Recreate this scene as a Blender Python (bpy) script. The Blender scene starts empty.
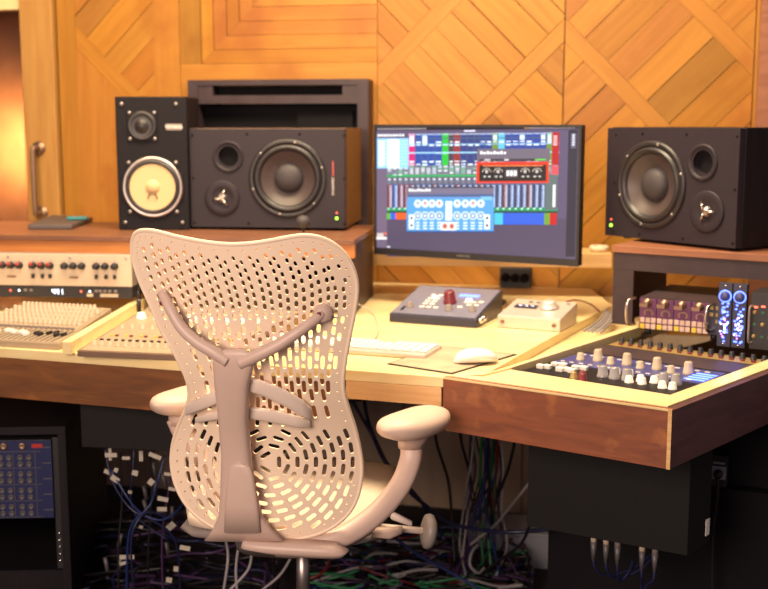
import bpy, bmesh, math, random
from mathutils import Vector, Matrix, noise
from mathutils.geometry import delaunay_2d_cdt
random.seed(7)
R_ = math.radians
# ---------------------------------------------------------------- camera, world, lights, exposure
SC = bpy.context.scene
FPX = 1150.0; CAMZ = 1.28; TH = math.atan(172/FPX)
cd = bpy.data.cameras.new('camera'); cam = bpy.data.objects.new('camera', cd); SC.collection.objects.link(cam)
cam.location = (0,0,CAMZ); cam.rotation_euler = (math.pi/2-TH, 0, 0)
cd.sensor_width = 36; cd.lens = FPX*36/768; cd.clip_start = .05
cd.dof.use_dof = True; cd.dof.focus_distance = 2.15; cd.dof.aperture_fstop = 4.0
SC.camera = cam
w = bpy.data.worlds.new('world'); SC.world = w; w.use_nodes = True
bg = w.node_tree.nodes['Background']; bg.inputs[0].default_value = (.60,.46,.50,1); bg.inputs[1].default_value = .24
SC.view_settings.view_transform = 'Standard'; SC.view_settings.look = 'None'
SC.view_settings.exposure = 0.42; SC.view_settings.gamma = 1; SC.view_settings.use_curve_mapping = False
def area(name, loc, target, size, energy, col, sy=None):
    l = bpy.data.lights.new(name, 'AREA'); l.energy = energy; l.color = col; l.size = size
    if sy: l.shape = 'RECTANGLE'; l.size_y = sy
    o = bpy.data.objects.new(name, l); SC.collection.objects.link(o); o.location = loc
    o.rotation_euler = (Vector(target)-Vector(loc)).to_track_quat('-Z','Y').to_euler(); return o
area('desk_ceiling_light', (0.1,2.55,2.55), (0.1,2.75,.7), 1.0, 52, (1,.81,.54), .5)
area('left_ceiling_light', (-1.0,2.6,2.5), (-1.0,3.2,.8), .7, 26, (1,.74,.42))
area('wall_wash_light', (0.2,2.75,3.0), (0.3,3.8,1.3), 1.6, 16, (1,.66,.34), .4)
area('room_light', (-1.3,-.7,1.75), (-.2,2.4,.75), 1.4, 82, (1,.77,.60))
def spot(name, loc, target, energy, col, ang, blend=.6, size=.05):
    l = bpy.data.lights.new(name, 'SPOT'); l.energy = energy; l.color = col; l.spot_size = R_(ang); l.spot_blend = blend; l.shadow_soft_size = size
    o = bpy.data.objects.new(name, l); SC.collection.objects.link(o); o.location = loc
    o.rotation_euler = (Vector(target)-Vector(loc)).to_track_quat('-Z','Y').to_euler(); return o

# ---------------------------------------------------------------- pixel geometry
def ray(px, py):
    u = (px-384)/FPX; v = (294.5-py)/FPX
    return Vector((u, math.cos(TH)+v*math.sin(TH), -math.sin(TH)+v*math.cos(TH)))
CO = Vector((0,0,CAMZ))
def D(px, py, d): r = ray(px,py); return CO + r*(d/r.y)
def Z(px, py, z): r = ray(px,py); return CO + r*((z-CAMZ)/r.z)
def ang(a, b): return math.atan2(b.y-a.y, b.x-a.x)

# ---------------------------------------------------------------- mesh helpers
class MB:
    def __init__(s): s.bm = bmesh.new(); s.mi = 0; s.M = Matrix.Identity(4); s.cl = None; s.uv = None; s.col = (1,1,1,1)
    def f(s, vs, smooth=False):
        try: f = s.bm.faces.new(vs)
        except ValueError: return None
        f.material_index = s.mi; f.smooth = smooth
        if s.cl is not None:
            for l in f.loops: l[s.cl] = s.col
        return f
    def colors(s): s.cl = s.bm.loops.layers.color.new('Col'); return s
    def v(s, p): return s.bm.verts.new(s.M @ Vector(p))
    def box(s, c, d, rz=0, bev=0, rx=0):
        m = Matrix.Translation(c) @ Matrix.Rotation(rz,4,'Z') @ Matrix.Rotation(rx,4,'X')
        x,y,z = d[0]/2,d[1]/2,d[2]/2
        P = [(-x,-y,-z),(x,-y,-z),(x,y,-z),(-x,y,-z),(-x,-y,z),(x,-y,z),(x,y,z),(-x,y,z)]
        V = [s.v(m@Vector(p)) for p in P]
        F = [s.f([V[i] for i in q]) for q in [(0,3,2,1),(4,5,6,7),(0,1,5,4),(1,2,6,5),(2,3,7,6),(3,0,4,7)]]
        if bev:
            es = list({e for f in F for e in f.edges})
            bmesh.ops.bevel(s.bm, geom=es, offset=bev, segments=2, profile=.5, affect='EDGES')
        return s
    def bx(s, x0,x1,y0,y1,z0,z1, bev=0): return s.box(((x0+x1)/2,(y0+y1)/2,(z0+z1)/2),(abs(x1-x0),abs(y1-y0),abs(z1-z0)),bev=bev)
    def prism(s, poly, z0, z1, bev=0):
        z0f = z0 if callable(z0) else (lambda p: z0); z1f = z1 if callable(z1) else (lambda p: z1)
        a = sum(poly[i][0]*poly[(i+1)%len(poly)][1]-poly[(i+1)%len(poly)][0]*poly[i][1] for i in range(len(poly)))
        if a < 0: poly = poly[::-1]
        B = [s.v((p[0],p[1],z0f(p))) for p in poly]; T = [s.v((p[0],p[1],z1f(p))) for p in poly]; n = len(poly)
        F = [s.f(B[::-1]), s.f(T)] + [s.f([B[i],B[(i+1)%n],T[(i+1)%n],T[i]]) for i in range(n)]
        if bev:
            es = list({e for f in F if f for e in f.edges})
            bmesh.ops.bevel(s.bm, geom=es, offset=bev, segments=2, profile=.5, affect='EDGES')
        return s
    def lathe(s, prof, c=(0,0,0), axis='z', n=24, rot=None, closed=False):
        """prof: list of (r, h) along the axis"""
        if rot is None: rot = {'z':Matrix.Identity(4),'y-':Matrix.Rotation(R_(90),4,'X'),'y':Matrix.Rotation(R_(-90),4,'X'),'x':Matrix.Rotation(R_(90),4,'Y')}[axis]
        m = Matrix.Translation(c) @ rot; rings = []
        for r,h in prof:
            if r < 1e-6: rings.append([s.v(m@Vector((0,0,h)))])
            else: rings.append([s.v(m@Vector((r*math.cos(2*math.pi*k/n), r*math.sin(2*math.pi*k/n), h))) for k in range(n)])
        pr = list(zip(rings, rings[1:]))
        for a,b in pr:
            for k in range(n):
                k2 = (k+1)%n
                if len(a)==1 and len(b)==1: continue
                if len(a)==1: s.f([a[0],b[k],b[k2]][::-1] if False else [a[0],b[k2],b[k]], True)
                elif len(b)==1: s.f([a[k],a[k2],b[0]], True)
                else: s.f([a[k],a[k2],b[k2],b[k]], True)
        return s
    def cyl(s, p0, p1, r, r1=None, n=12):
        p0, p1 = Vector(p0), Vector(p1); q = (p1-p0).to_track_quat('Z','Y').to_matrix().to_4x4(); L = (p1-p0).length
        r1 = r if r1 is None else r1
        return s.lathe([(0,0),(r,0),(r1,L),(0,L)], p0, rot=q, n=n)
    def loft(s, secs, n=16, pw=2.6, cap=True):
        """secs: (centre, half-axis a, half-axis b)"""
        rings = []
        for c,a,b in secs:
            ring = []
            for k in range(n):
                t = 2*math.pi*k/n; ct, st = math.cos(t), math.sin(t)
                ring.append(s.v(Vector(c)+Vector(a)*math.copysign(abs(ct)**(2/pw),ct)+Vector(b)*math.copysign(abs(st)**(2/pw),st)))
            rings.append(ring)
        for a,b in zip(rings, rings[1:]):
            for k in range(n): s.f([a[k],a[(k+1)%n],b[(k+1)%n],b[k]], True)
        if cap: s.f(rings[0][::-1], True); s.f(rings[-1], True)
        return s
    def tube(s, pts, r, n=6, sm=6, close=False):
        P = catmull([Vector(p) for p in pts], sm, close) if sm else [Vector(p) for p in pts]
        rr = r if callable(r) else (lambda t: r); N = len(P); up = None; rings = []
        for i,p in enumerate(P):
            a = P[(i-1)%N] if (close or i>0) else P[i]; b = P[(i+1)%N] if (close or i<N-1) else P[i]
            t = (b-a); t = t.normalized() if t.length > 1e-9 else Vector((0,0,1))
            if up is None: up = t.orthogonal().normalized()
            up = (up - t*up.dot(t)); up = up.normalized() if up.length>1e-6 else t.orthogonal().normalized()
            sd = t.cross(up); q = rr(i/max(1,N-1))
            rings.append([s.v(p+(up*math.cos(2*math.pi*k/n)+sd*math.sin(2*math.pi*k/n))*q) for k in range(n)])
        pr = list(zip(rings, rings[1:]))+([(rings[-1],rings[0])] if close else [])
        for a,b in pr:
            for k in range(n): s.f([a[k],a[(k+1)%n],b[(k+1)%n],b[k]], True)
        if not close: s.f(rings[0][::-1]); s.f(rings[-1])
        return s
    def quad(s, a, b, c, d): return s.f([s.v(a),s.v(b),s.v(c),s.v(d)])
def catmull(P, sm, close=False):
    out = []; n = len(P); rng = range(n) if close else range(n-1)
    for i in rng:
        g = (lambda k: P[k%n]) if close else (lambda k: P[max(0,min(n-1,k))])
        p0,p1,p2,p3 = g(i-1),g(i),g(i+1),g(i+2)
        for k in range(sm):
            t = k/sm
            out.append(.5*((2*p1)+(p2-p0)*t+(2*p0-5*p1+4*p2-p3)*t*t+(3*p1-p0-3*p2+p3)*t**3))
    if not close: out.append(P[-1])
    return out
def link(name, mb, mats, parent=None, inv=None, fix=True):
    if fix: bmesh.ops.recalc_face_normals(mb.bm, faces=mb.bm.faces)
    me = bpy.data.meshes.new(name)
    if inv is not None: mb.bm.transform(inv)
    mb.bm.to_mesh(me); mb.bm.free()
    for m in (mats if isinstance(mats,(list,tuple)) else [mats]): me.materials.append(m)
    o = bpy.data.objects.new(name, me); SC.collection.objects.link(o); o.parent = parent
    return o
def tag(o, label=None, cat=None, group=None, kind=None):
    if label: o['label'] = label
    if cat: o['category'] = cat
    if group: o['group'] = group
    if kind: o['kind'] = kind
    return o
def thing(name, label, cat, loc=(0,0,0), rz=0, group=None):
    o = bpy.data.objects.new(name, None); SC.collection.objects.link(o); o.location = loc; o.rotation_euler = (0,0,rz); o.empty_display_size = .05
    return tag(o, label, cat, group)
def inv_of(o): return (Matrix.Translation(o.location) @ o.rotation_euler.to_matrix().to_4x4()).inverted()
def solo(name, mb, mats, label, cat, base=None, group=None, fix=True):
    """one-mesh thing whose verts are in world space, origin moved to its base"""
    vs = [v.co for v in mb.bm.verts]
    if base is None: base = Vector((sum(v.x for v in vs)/len(vs), sum(v.y for v in vs)/len(vs), min(v.z for v in vs)))
    o = link(name, mb, mats, None, Matrix.Translation(-Vector(base)), fix); o.location = base
    return tag(o, label, cat, group)
def cp(o, loc, parent=None, rot=None):
    c = o.copy(); SC.collection.objects.link(c); c.location = loc; c.parent = parent if parent else o.parent
    if rot is not None: c.rotation_euler = rot
    return c
def struct(name, mb, mats, parent=None, fix=True):
    o = link(name, mb, mats, parent, None, fix); o['kind'] = 'structure'; return o
def text(name, body, size, mat, parent, M, ext=.0004, label=None):
    cu = bpy.data.curves.new(name, 'FONT'); cu.body = body; cu.size = size; cu.extrude = ext; cu.align_x = 'CENTER'; cu.align_y = 'CENTER'; cu.resolution_u = 2
    t = bpy.data.objects.new(name+'_curve', cu); SC.collection.objects.link(t)
    bpy.context.view_layer.update()
    me = bpy.data.meshes.new_from_object(t.evaluated_get(bpy.context.evaluated_depsgraph_get()))
    bpy.data.objects.remove(t); bpy.data.curves.remove(cu)
    me.transform(M); me.materials.clear(); me.materials.append(mat); me.name = name
    o = bpy.data.objects.new(name, me); SC.collection.objects.link(o); o.parent = parent
    if label: o['label'] = label
    return o
FRONT = Matrix.Rotation(R_(90),4,'X')          # text standing up, facing -y

# ---------------------------------------------------------------- materials
def pm(name, col, rough=.5, metal=0, emit=None, es=1, var=.12, scale=30, bump=0, trans=0, coat=0, spec=.5, attr=False):
    m = bpy.data.materials.new(name); m.use_nodes = True; nt = m.node_tree; b = nt.nodes['Principled BSDF']
    b.inputs['Roughness'].default_value = rough; b.inputs['Metallic'].default_value = metal
    b.inputs['Specular IOR Level'].default_value = spec; b.inputs['Coat Weight'].default_value = coat
    if trans: b.inputs['Transmission Weight'].default_value = trans
    tc = nt.nodes.new('ShaderNodeTexCoord'); nz = nt.nodes.new('ShaderNodeTexNoise'); nz.inputs['Scale'].default_value = scale; nz.inputs['Detail'].default_value = 4
    nt.links.new(tc.outputs['Object'], nz.inputs['Vector'])
    mx = nt.nodes.new('ShaderNodeMix'); mx.data_type = 'RGBA'
    mx.inputs[6].default_value = (*[c*(1-var) for c in col],1); mx.inputs[7].default_value = (*[min(1,c*(1+var)) for c in col],1)
    nt.links.new(nz.outputs['Fac'], mx.inputs[0]); out = mx.outputs[2]
    if attr:
        at = nt.nodes.new('ShaderNodeVertexColor'); at.layer_name = 'Col'
        m2 = nt.nodes.new('ShaderNodeMix'); m2.data_type = 'RGBA'; m2.blend_type = 'MULTIPLY'; m2.inputs[0].default_value = 1
        nt.links.new(out, m2.inputs[6]); nt.links.new(at.outputs['Color'], m2.inputs[7]); out = m2.outputs[2]
    nt.links.new(out, b.inputs['Base Color'])
    if emit:
        b.inputs['Emission Color'].default_value = (*emit,1); b.inputs['Emission Strength'].default_value = es
    if bump:
        bp = nt.nodes.new('ShaderNodeBump'); bp.inputs['Strength'].default_value = bump; bp.inputs['Distance'].default_value = .003
        nt.links.new(nz.outputs['Fac'], bp.inputs['Height']); nt.links.new(bp.outputs[0], b.inputs['Normal'])
    return m
def wood(name, a, b_, rough=.45, along=(2,2,30), uv=False, attr=False, blotch=None, coat=.1, spec=.5):
    m = bpy.data.materials.new(name); m.use_nodes = True; nt = m.node_tree; b = nt.nodes['Principled BSDF']; L = nt.links.new
    b.inputs['Roughness'].default_value = rough; b.inputs['Specular IOR Level'].default_value = spec; b.inputs['Coat Weight'].default_value = coat; b.inputs['Coat Roughness'].default_value = .3
    tc = nt.nodes.new('ShaderNodeTexCoord'); mp = nt.nodes.new('ShaderNodeMapping'); mp.inputs['Scale'].default_value = along
    L(tc.outputs['UV' if uv else 'Object'], mp.inputs['Vector'])
    nz = nt.nodes.new('ShaderNodeTexNoise'); nz.inputs['Scale'].default_value = 1.6; nz.inputs['Detail'].default_value = 7; nz.inputs['Distortion'].default_value = .8
    L(mp.outputs[0], nz.inputs['Vector'])
    cr = nt.nodes.new('ShaderNodeValToRGB'); cr.color_ramp.elements[0].position = .30; cr.color_ramp.elements[1].position = .68
    cr.color_ramp.elements[0].color = (*b_,1); cr.color_ramp.elements[1].color = (*a,1); L(nz.outputs['Fac'], cr.inputs[0]); out = cr.outputs[0]
    if blotch:
        n2 = nt.nodes.new('ShaderNodeTexNoise'); n2.inputs['Scale'].default_value = blotch[1]; n2.inputs['Detail'].default_value = 6
        L(tc.outputs['Object'], n2.inputs['Vector']); c2 = nt.nodes.new('ShaderNodeValToRGB'); c2.color_ramp.elements[0].position = blotch[2]; c2.color_ramp.elements[1].position = blotch[2]+.12
        c2.color_ramp.elements[0].color = (0,0,0,1); c2.color_ramp.elements[1].color = (1,1,1,1); L(n2.outputs['Fac'], c2.inputs[0])
        mx = nt.nodes.new('ShaderNodeMix'); mx.data_type = 'RGBA'; L(c2.outputs[0], mx.inputs[0]); L(out, mx.inputs[6]); mx.inputs[7].default_value = (*blotch[0],1); out = mx.outputs[2]
    if attr:
        at = nt.nodes.new('ShaderNodeVertexColor'); at.layer_name = 'Col'
        m2 = nt.nodes.new('ShaderNodeMix'); m2.data_type = 'RGBA'; m2.blend_type = 'MULTIPLY'; m2.inputs[0].default_value = 1
        L(out, m2.inputs[6]); L(at.outputs['Color'], m2.inputs[7]); out = m2.outputs[2]
    L(out, b.inputs['Base Color'])
    bp = nt.nodes.new('ShaderNodeBump'); bp.inputs['Strength'].default_value = .25; bp.inputs['Distance'].default_value = .002
    L(nz.outputs['Fac'], bp.inputs['Height']); L(bp.outputs[0], b.inputs['Normal'])
    return m
def glowattr(name, strength):
    m = bpy.data.materials.new(name); m.use_nodes = True; nt = m.node_tree; b = nt.nodes['Principled BSDF']
    b.inputs['Base Color'].default_value = (.02,.02,.025,1); b.inputs['Roughness'].default_value = .25
    at = nt.nodes.new('ShaderNodeVertexColor'); at.layer_name = 'Col'
    nt.links.new(at.outputs['Color'], b.inputs['Emission Color']); b.inputs['Emission Strength'].default_value = strength
    return m
M = dict(
 wall=wood('pine_boards',(.43,.188,.030),(.345,.140,.020),uv=True,attr=True,along=(1.5,22,1),rough=.45,coat=0,spec=.3,blotch=((.31,.112,.018),3.2,.54)),
 stile=wood('pale_pine',(.46,.245,.065),(.38,.18,.042),along=(30,30,2)),
 gap=pm('dark_gap',(.17,.07,.022),.9),
 ply=wood('light_plywood',(.84,.68,.37),(.76,.58,.28),along=(2,9,20),rough=.35,coat=.25),
 plyedge=wood('plywood_edge',(.74,.47,.22),(.60,.34,.14),along=(4,4,60)),
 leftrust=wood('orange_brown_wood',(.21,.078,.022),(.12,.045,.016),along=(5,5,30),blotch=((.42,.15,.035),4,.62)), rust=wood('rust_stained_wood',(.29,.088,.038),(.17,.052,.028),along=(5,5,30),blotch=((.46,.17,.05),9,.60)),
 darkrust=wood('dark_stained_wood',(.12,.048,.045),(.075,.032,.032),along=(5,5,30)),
 orange=wood('orange_beam_wood',(.58,.22,.05),(.42,.14,.03),along=(2,20,30)),
 stand=wood('taupe_painted_wood',(.055,.036,.042),(.040,.026,.031),along=(10,10,10),coat=0,spec=.3),
 capwood=wood('red_brown_plank',(.32,.125,.065),(.23,.085,.04),along=(3,20,30)),
 screwk=pm('black_box_paint',(.010,.009,.010),.65,spec=.2), black=pm('black_plastic',(.018,.016,.02),.45), blackm=pm('matt_black',(.006,.005,.007),.8,spec=.2),
 blackwood=wood('black_ash_veneer',(.013,.010,.013),(.007,.006,.008),along=(40,40,3),rough=.55,coat=0,spec=.2),
 sidewood=wood('walnut_side',(.10,.048,.03),(.06,.028,.018),along=(3,30,3)),
 baffle=pm('charcoal_baffle',(.026,.019,.026),.5,var=.06,spec=.25), cone=pm('grey_cone',(.062,.043,.043),.42,var=.05), rubber=pm('rubber_surround',(.022,.018,.021),.4),
 dust=pm('dust_cap',(.04,.032,.038),.6), ns=pm('black_satin',(.009,.007,.010),.6,spec=.2), cream=pm('cream_paper',(.66,.46,.24),.55,var=.04),
 chrome=pm('chrome',(.75,.68,.62),.22,1), steel=pm('brushed_steel',(.50,.44,.42),.38,1), bronze=pm('bronze',(.30,.19,.13),.4,.8),
 screw=pm('screw_steel',(.35,.31,.31),.4,.7), shell=pm('beige_plastic',(.80,.63,.49),.42,var=.03,scale=10), spine=pm('taupe_plastic',(.56,.41,.355),.42,var=.05,scale=20),
 pad=pm('beige_arm_pad',(.60,.44,.36),.5,var=.04), seat=pm('cream_seat_mesh',(.70,.56,.44),.7,bump=.3,scale=400), lumbar=pm('pale_plastic',(.70,.57,.50),.38,var=.03),
 slate=pm('blue_grey_metal',(.05,.05,.085),.35,.3), slatetop=pm('light_blue_grey',(.20,.19,.255),.38,.2), silver=pm('silver_aluminium',(.70,.60,.54),.35,.45),
 white=pm('white_plastic',(.85,.80,.74),.35,var=.03), offw=pm('ivory_paint',(.60,.48,.37),.45,var=.05), ivk=pm('ivory_knob',(.50,.39,.29),.4), mixp=pm('mixer_grey_beige',(.34,.26,.18),.5), dim=pm('dim_metal',(.12,.11,.12),.5,.3), lowply=wood('grey_plywood',(.62,.46,.34),(.50,.35,.25),along=(9,20,2)), topb=wood('dark_brown_plank',(.22,.09,.045),(.14,.055,.03),along=(3,20,30)), screwd=pm('dark_card',(.09,.07,.07),.5), grey=pm('grey_plastic',(.24,.20,.19),.45),
 red=pm('red_plastic',(.42,.03,.03),.35), darkred=pm('wine_red',(.17,.025,.035),.35), yellow=pm('yellow_plastic',(.80,.55,.06),.4), navy=pm('navy_paint',(.016,.02,.085),.5,spec=.3), blue=pm('blue_paint',(.05,.055,.20),.4),
 purple=pm('purple_anodised',(.15,.050,.13),.35,.4), gold=pm('brass_panel',(.40,.27,.10),.4,.4), clear=pm('smoky_acrylic',(.55,.52,.55),.15,trans=.5), pinkw=pm('pink_buttons',(.72,.50,.42),.4),
 teal=pm('teal_plastic',(.04,.26,.30),.4), copper=pm('copper_plaster',(.36,.15,.07),.35,.25,var=.5,scale=7,bump=.4), floor=pm('dark_carpet',(.022,.018,.022),.95,var=.4,scale=60,bump=.5),
 mat=pm('brown_pad_print',(.50,.36,.24),.6,var=.5,scale=14), coat=glowattr('screen_glow',1.15), paint=pm('printed_panel',(1,1,1),.45,var=.03,attr=True),
 cabn=pm('navy_cable',(.012,.014,.06),.4), cabb=pm('blue_cable',(.010,.025,.12),.4), cabk=pm('black_cable',(.012,.010,.013),.4), cabg=pm('green_cable',(.02,.16,.07),.4), cabw=pm('white_cable',(.30,.28,.30),.45), cabp=pm('purple_cable',(.06,.025,.09),.4), cabr=pm('dark_red_cable',(.16,.015,.02),.4),
 tagw=pm('paper_tag',(.42,.38,.33),.7), tape=pm('cream_roll',(.72,.60,.44),.6), box=pm('pale_grey_card',(.36,.37,.44),.6),
 ledb=pm('blue_led',(.02,.03,.3),.3,emit=(.08,.14,1),es=5), ledg=pm('green_led',(.1,.4,.02),.3,emit=(.35,1,.05),es=3), ledw=pm('white_led',(.5,.6,.8),.3,emit=(.75,.85,1),es=3), ledr=pm('red_led',(.4,.05,.02),.3,emit=(1,.15,.08),es=2), ledp=pm('violet_led',(.3,.05,.5),.3,emit=(.7,.25,1),es=3),
)
# ---------------------------------------------------------------- structure: wall, floor
WA = R_(-12); WE = Vector((math.cos(WA),math.sin(WA),0)); WN = Vector((math.sin(WA),-math.cos(WA),0)) ; WN = Vector((-abs(math.sin(WA)),-math.cos(WA),0)); W0 = D(370,200,3.78); W0.z = 0
def Wp(px, py):
    r = ray(px,py); t = (W0-CO).dot(WN)/r.dot(WN); p = CO+r*t; return ((p-W0).dot(WE), p.z)
WM = Matrix.Translation(W0) @ Matrix.Rotation(WA,4,'Z')     # local x along wall, y into the wall, z up
def clip(poly, sub):
    out = poly; n = len(sub)
    area2 = sum(sub[i][0]*sub[(i+1)%n][1]-sub[(i+1)%n][0]*sub[i][1] for i in range(n))
    if area2 < 0: sub = sub[::-1]
    for i in range(n):
        a, b = sub[i], sub[(i+1)%n]; res = []
        def sd(p): return (b[0]-a[0])*(p[1]-a[1])-(b[1]-a[1])*(p[0]-a[0])
        for j in range(len(out)):
            p, q = out[j], out[(j+1)%len(out)]; sp, sq = sd(p), sd(q)
            if sp >= 0: res.append(p)
            if (sp >= 0) != (sq >= 0):
                t = sp/(sp-sq); res.append((p[0]+(q[0]-p[0])*t, p[1]+(q[1]-p[1])*t))
        out = res
        if len(out) < 3: return None
    return out
wb = MB(); wb.M = WM; wb.colors(); UV = wb.bm.loops.layers.uv.new('UVMap')
def board(region, o, u, wd, length=3):
    """strip of width wd starting at o, running along u, clipped to region (convex)"""
    v = (-u[1], u[0]); g = .0018 if random.random()<.2 else .0007
    st = [(o[0]-u[0]*length+v[0]*g, o[1]-u[1]*length+v[1]*g),(o[0]+u[0]*length+v[0]*g, o[1]+u[1]*length+v[1]*g),
          (o[0]+u[0]*length+v[0]*(wd-g), o[1]+u[1]*length+v[1]*(wd-g)),(o[0]-u[0]*length+v[0]*(wd-g), o[1]-u[1]*length+v[1]*(wd-g))]
    p = clip(st, region)
    if not p: return
    k = random.uniform(.86,1.08); wb.col = (k, k*random.uniform(.95,1.03), k*random.uniform(.85,1.1), 1)
    th = random.uniform(.012,.0145); off = (random.random()*20, random.random()*20)
    F0 = set(wb.bm.faces)
    B = [wb.v((q[0], 0, q[1])) for q in p]; T = [wb.v((q[0], -th, q[1])) for q in p]; n = len(p)
    fs = [wb.f(T)]+[wb.f([B[i],B[(i+1)%n],T[(i+1)%n],T[i]]) for i in range(n)]
    for f in fs:
        if f:
            for l in f.loops:
                q = WM.inverted() @ l.vert.co
                l[UV].uv = (q.x*u[0]+q.z*u[1]+off[0], q.x*v[0]+q.z*v[1]+off[1])
def fill(region, u, wd, jit=.25):
    v = (-u[1], u[0]); ds = [p[0]*v[0]+p[1]*v[1] for p in region]; c = min(ds)
    while c < max(ds):
        ww = wd*random.uniform(1-jit,1+jit); board(region, (v[0]*c, v[1]*c), u, ww); c += ww
def rect(x0,x1,z0,z1): return [(x0,z0),(x1,z0),(x1,z1),(x0,z1)]
q2 = math.sqrt(.5); UP=(0,1); HO=(1,0); SL=(q2,q2); BS=(q2,-q2)
def halfband(region, u, c0, c1):
    """part of region where c0 <= p.v < c1, v perpendicular to u"""
    v = (-u[1],u[0]); B=6
    quad = [(v[0]*c0-u[0]*B, v[1]*c0-u[1]*B),(v[0]*c0+u[0]*B, v[1]*c0+u[1]*B),(v[0]*c1+u[0]*B, v[1]*c1+u[1]*B),(v[0]*c1-u[0]*B, v[1]*c1-u[1]*B)]
    return clip(quad, region)
sS, zS = Wp(565,30); ZTOP=2.7; ZB=.62
def diag_panel(x0, x1, su, cuts, fd):
    """su strip direction; cuts = list of perpendicular offsets (relative to seam point) where strips of .05 m lie"""
    reg = rect(x0+.002,x1-.002,ZB,ZTOP); v = (-su[1],su[0]); base = sS*v[0]+zS*v[1]; prev = -8
    for c in cuts:
        r = halfband(reg, su, prev, base+c)
        if r: fill(r, fd, .085)
        r = halfband(reg, su, base+c, base+c+.052)
        if r: board(r, (v[0]*(base+c), v[1]*(base+c)), su, .052)
        prev = base+c+.052
    r = halfband(reg, su, prev, 8)
    if r: fill(r, fd, .085)
xr = Wp(752,100)[0]; xl = Wp(378,100)[0]
diag_panel(sS, xr, BS, [-1.09,-.68,-.026,.295], SL)
v_ = 1
# mirrored panel: strips run '/', so offsets are measured along (-q2,q2)
diag_panel(xl, sS, SL, [-1.09,-.68,-.026,.295], BS)
fill(rect(xr+.001, xr+1.6, ZB, ZTOP), UP, .09)
xb = Wp(183,100)[0]; xa = Wp(157,100)[0]; zb = Wp(200,64)[1]
fill(rect(xa,xb,ZB,ZTOP), UP, .2, 0)
fill(rect(xb,xl,zb-.07,zb), HO, .07, 0); fill(rect(xb,xl,ZB,zb-.07), HO, .12)
x1m = Wp(203,60)[0]; board(rect(xb,x1m,zb,ZTOP), (x1m,0), UP, x1m-xb) ; fill(rect(xb,x1m,zb,ZTOP), UP, .2, 0)
# mitred nest of boards above the wall cabinet
k = 0; step = .045
for k in range(14):
    a = x1m+k*step; z = zb+k*step; wdt = step
    board([(a,z),(xl,z),(xl,z+wdt),(a+wdt,z+wdt)], (0,z), HO, wdt)
    board([(a,z),(a+wdt,z+wdt),(a+wdt,ZTOP),(a,ZTOP)], (a+wdt,0), UP, wdt)
x57 = Wp(62,100)[0]; x88 = Wp(80,100)[0]
fill(rect(x57,x88,ZB,ZTOP), UP, .2, 0)
pr = rect(x88,xa,ZB,ZTOP); s0,z0 = Wp(88,38); v=(q2,q2); base = s0*v[0]+z0*v[1]
r = halfband(pr, BS, base-.2, base-.15)
for (c0,c1,u,wd) in [(-8,base-.52,SL,.10),(base-.52,base-.47,BS,.05),(base-.47,base-.05,UP,.30),(base-.05,base,BS,.05),(base,8,SL,.085)]:
    rg = halfband(pr, BS, c0, c1)
    if rg: fill(rg, u, wd, .1)
wall = struct('wall_back', wb, M['wall'], fix=False)
me = wall.data
wp_ = MB(); wp_.M = WM; xW0 = Wp(20,100)[0]
wp_.bx(x57-.005, 2.2, 0.001, .06, 0, ZTOP); struct('wall_back_core', wp_, M['gap']).name = 'wall_back_core'
lo = MB(); lo.M = WM; x=x57
while x < 1.9: lo.bx(x, x+.396, -.014, 0, 0, ZB-.002); x += .4
struct('trim_1', lo, M['lowply'])
fl = MB(); fl.bx(-3.2,3.2,-1.5,5.2,-.04,0); struct('floor', fl, M['floor'])
# post at far right
t2 = MB(); t2.M = WM; a = Wp(756,90)[0]; t2.bx(a, a+.12, -.05, -.015, .0, ZTOP); struct('trim_2', t2, M['capwood'])
# doorway at the left: door leaf with handle, copper wall of the room behind
dx0 = Wp(28,100)[0]
dr = MB(); dr.M = WM; dr.bx(dx0, x57-.008, -.035, .01, 0, ZTOP, bev=.003); door = struct('door_1', dr, M['stile'])
hx, hz0 = Wp(47,212); hz1 = Wp(47,148)[1]
hd = MB(); hd.M = WM
hd.cyl((hx,-.035,hz1),(hx,-.042,hz1),.024,n=20); hd.cyl((hx,-.035,hz0),(hx,-.042,hz0),.024,n=20)
hd.tube([(hx,-.042,hz1),(hx,-.075,hz1),(hx,-.08,hz1-.02),(hx,-.08,hz0+.02),(hx,-.075,hz0),(hx,-.042,hz0)], .009, n=10)
o = struct('door_handle', hd, M['bronze'], door)
hb = MB(); hb.M = WM; hb.bx(dx0-2.6, dx0-.002, -.02, .05, Wp(10,10)[1], ZTOP); struct('trim_3', hb, M['ply'])
cw = MB(); cw.M = WM; cw.bx(dx0-2.6, dx0+.5, .50, .54, 0, ZTOP); struct('wall_left', cw, M['copper'])
# ================================================================= desk
DZ = .76
desk = thing('studio_desk', 'L-shaped mixing desk with pale plywood top and rust-brown front panels', 'desk', (0,2.6,0))
di = inv_of(desk)
def xy(p): return (p.x, p.y)
A = Z(443,377,DZ); B = Z(672,410,DZ); C = Z(768,373,DZ); Cx = C+(C-B).normalized()*.9
L0 = Z(0,348,DZ); L1 = Z(180,361,DZ); Lx = L0+(L0-L1).normalized()*.6; CL = Z(345,370,DZ)
L2 = L1+(L1-L0)*0.9; 
wbk = lambda X: W0.y + (X-W0.x)*math.tan(WA) - .03    # wall y at X
back_l = (-1.75, wbk(-1.75)); 
# worktop (continuous), wing surface is a rim round the gear well
mt = MB(); Aw = Z(486,374,DZ); Rb = Z(612,305,DZ); Rm = Z(545,341,DZ)
mt.prism([xy(Lx), xy(L1), xy(CL), xy(A), xy(Aw), xy(Rm), xy(Rb), (Rb.x, wbk(Rb.x)), back_l], DZ-.022, DZ, bev=.0015)
link('worktop', mt, M['ply'], desk, di)
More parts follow.
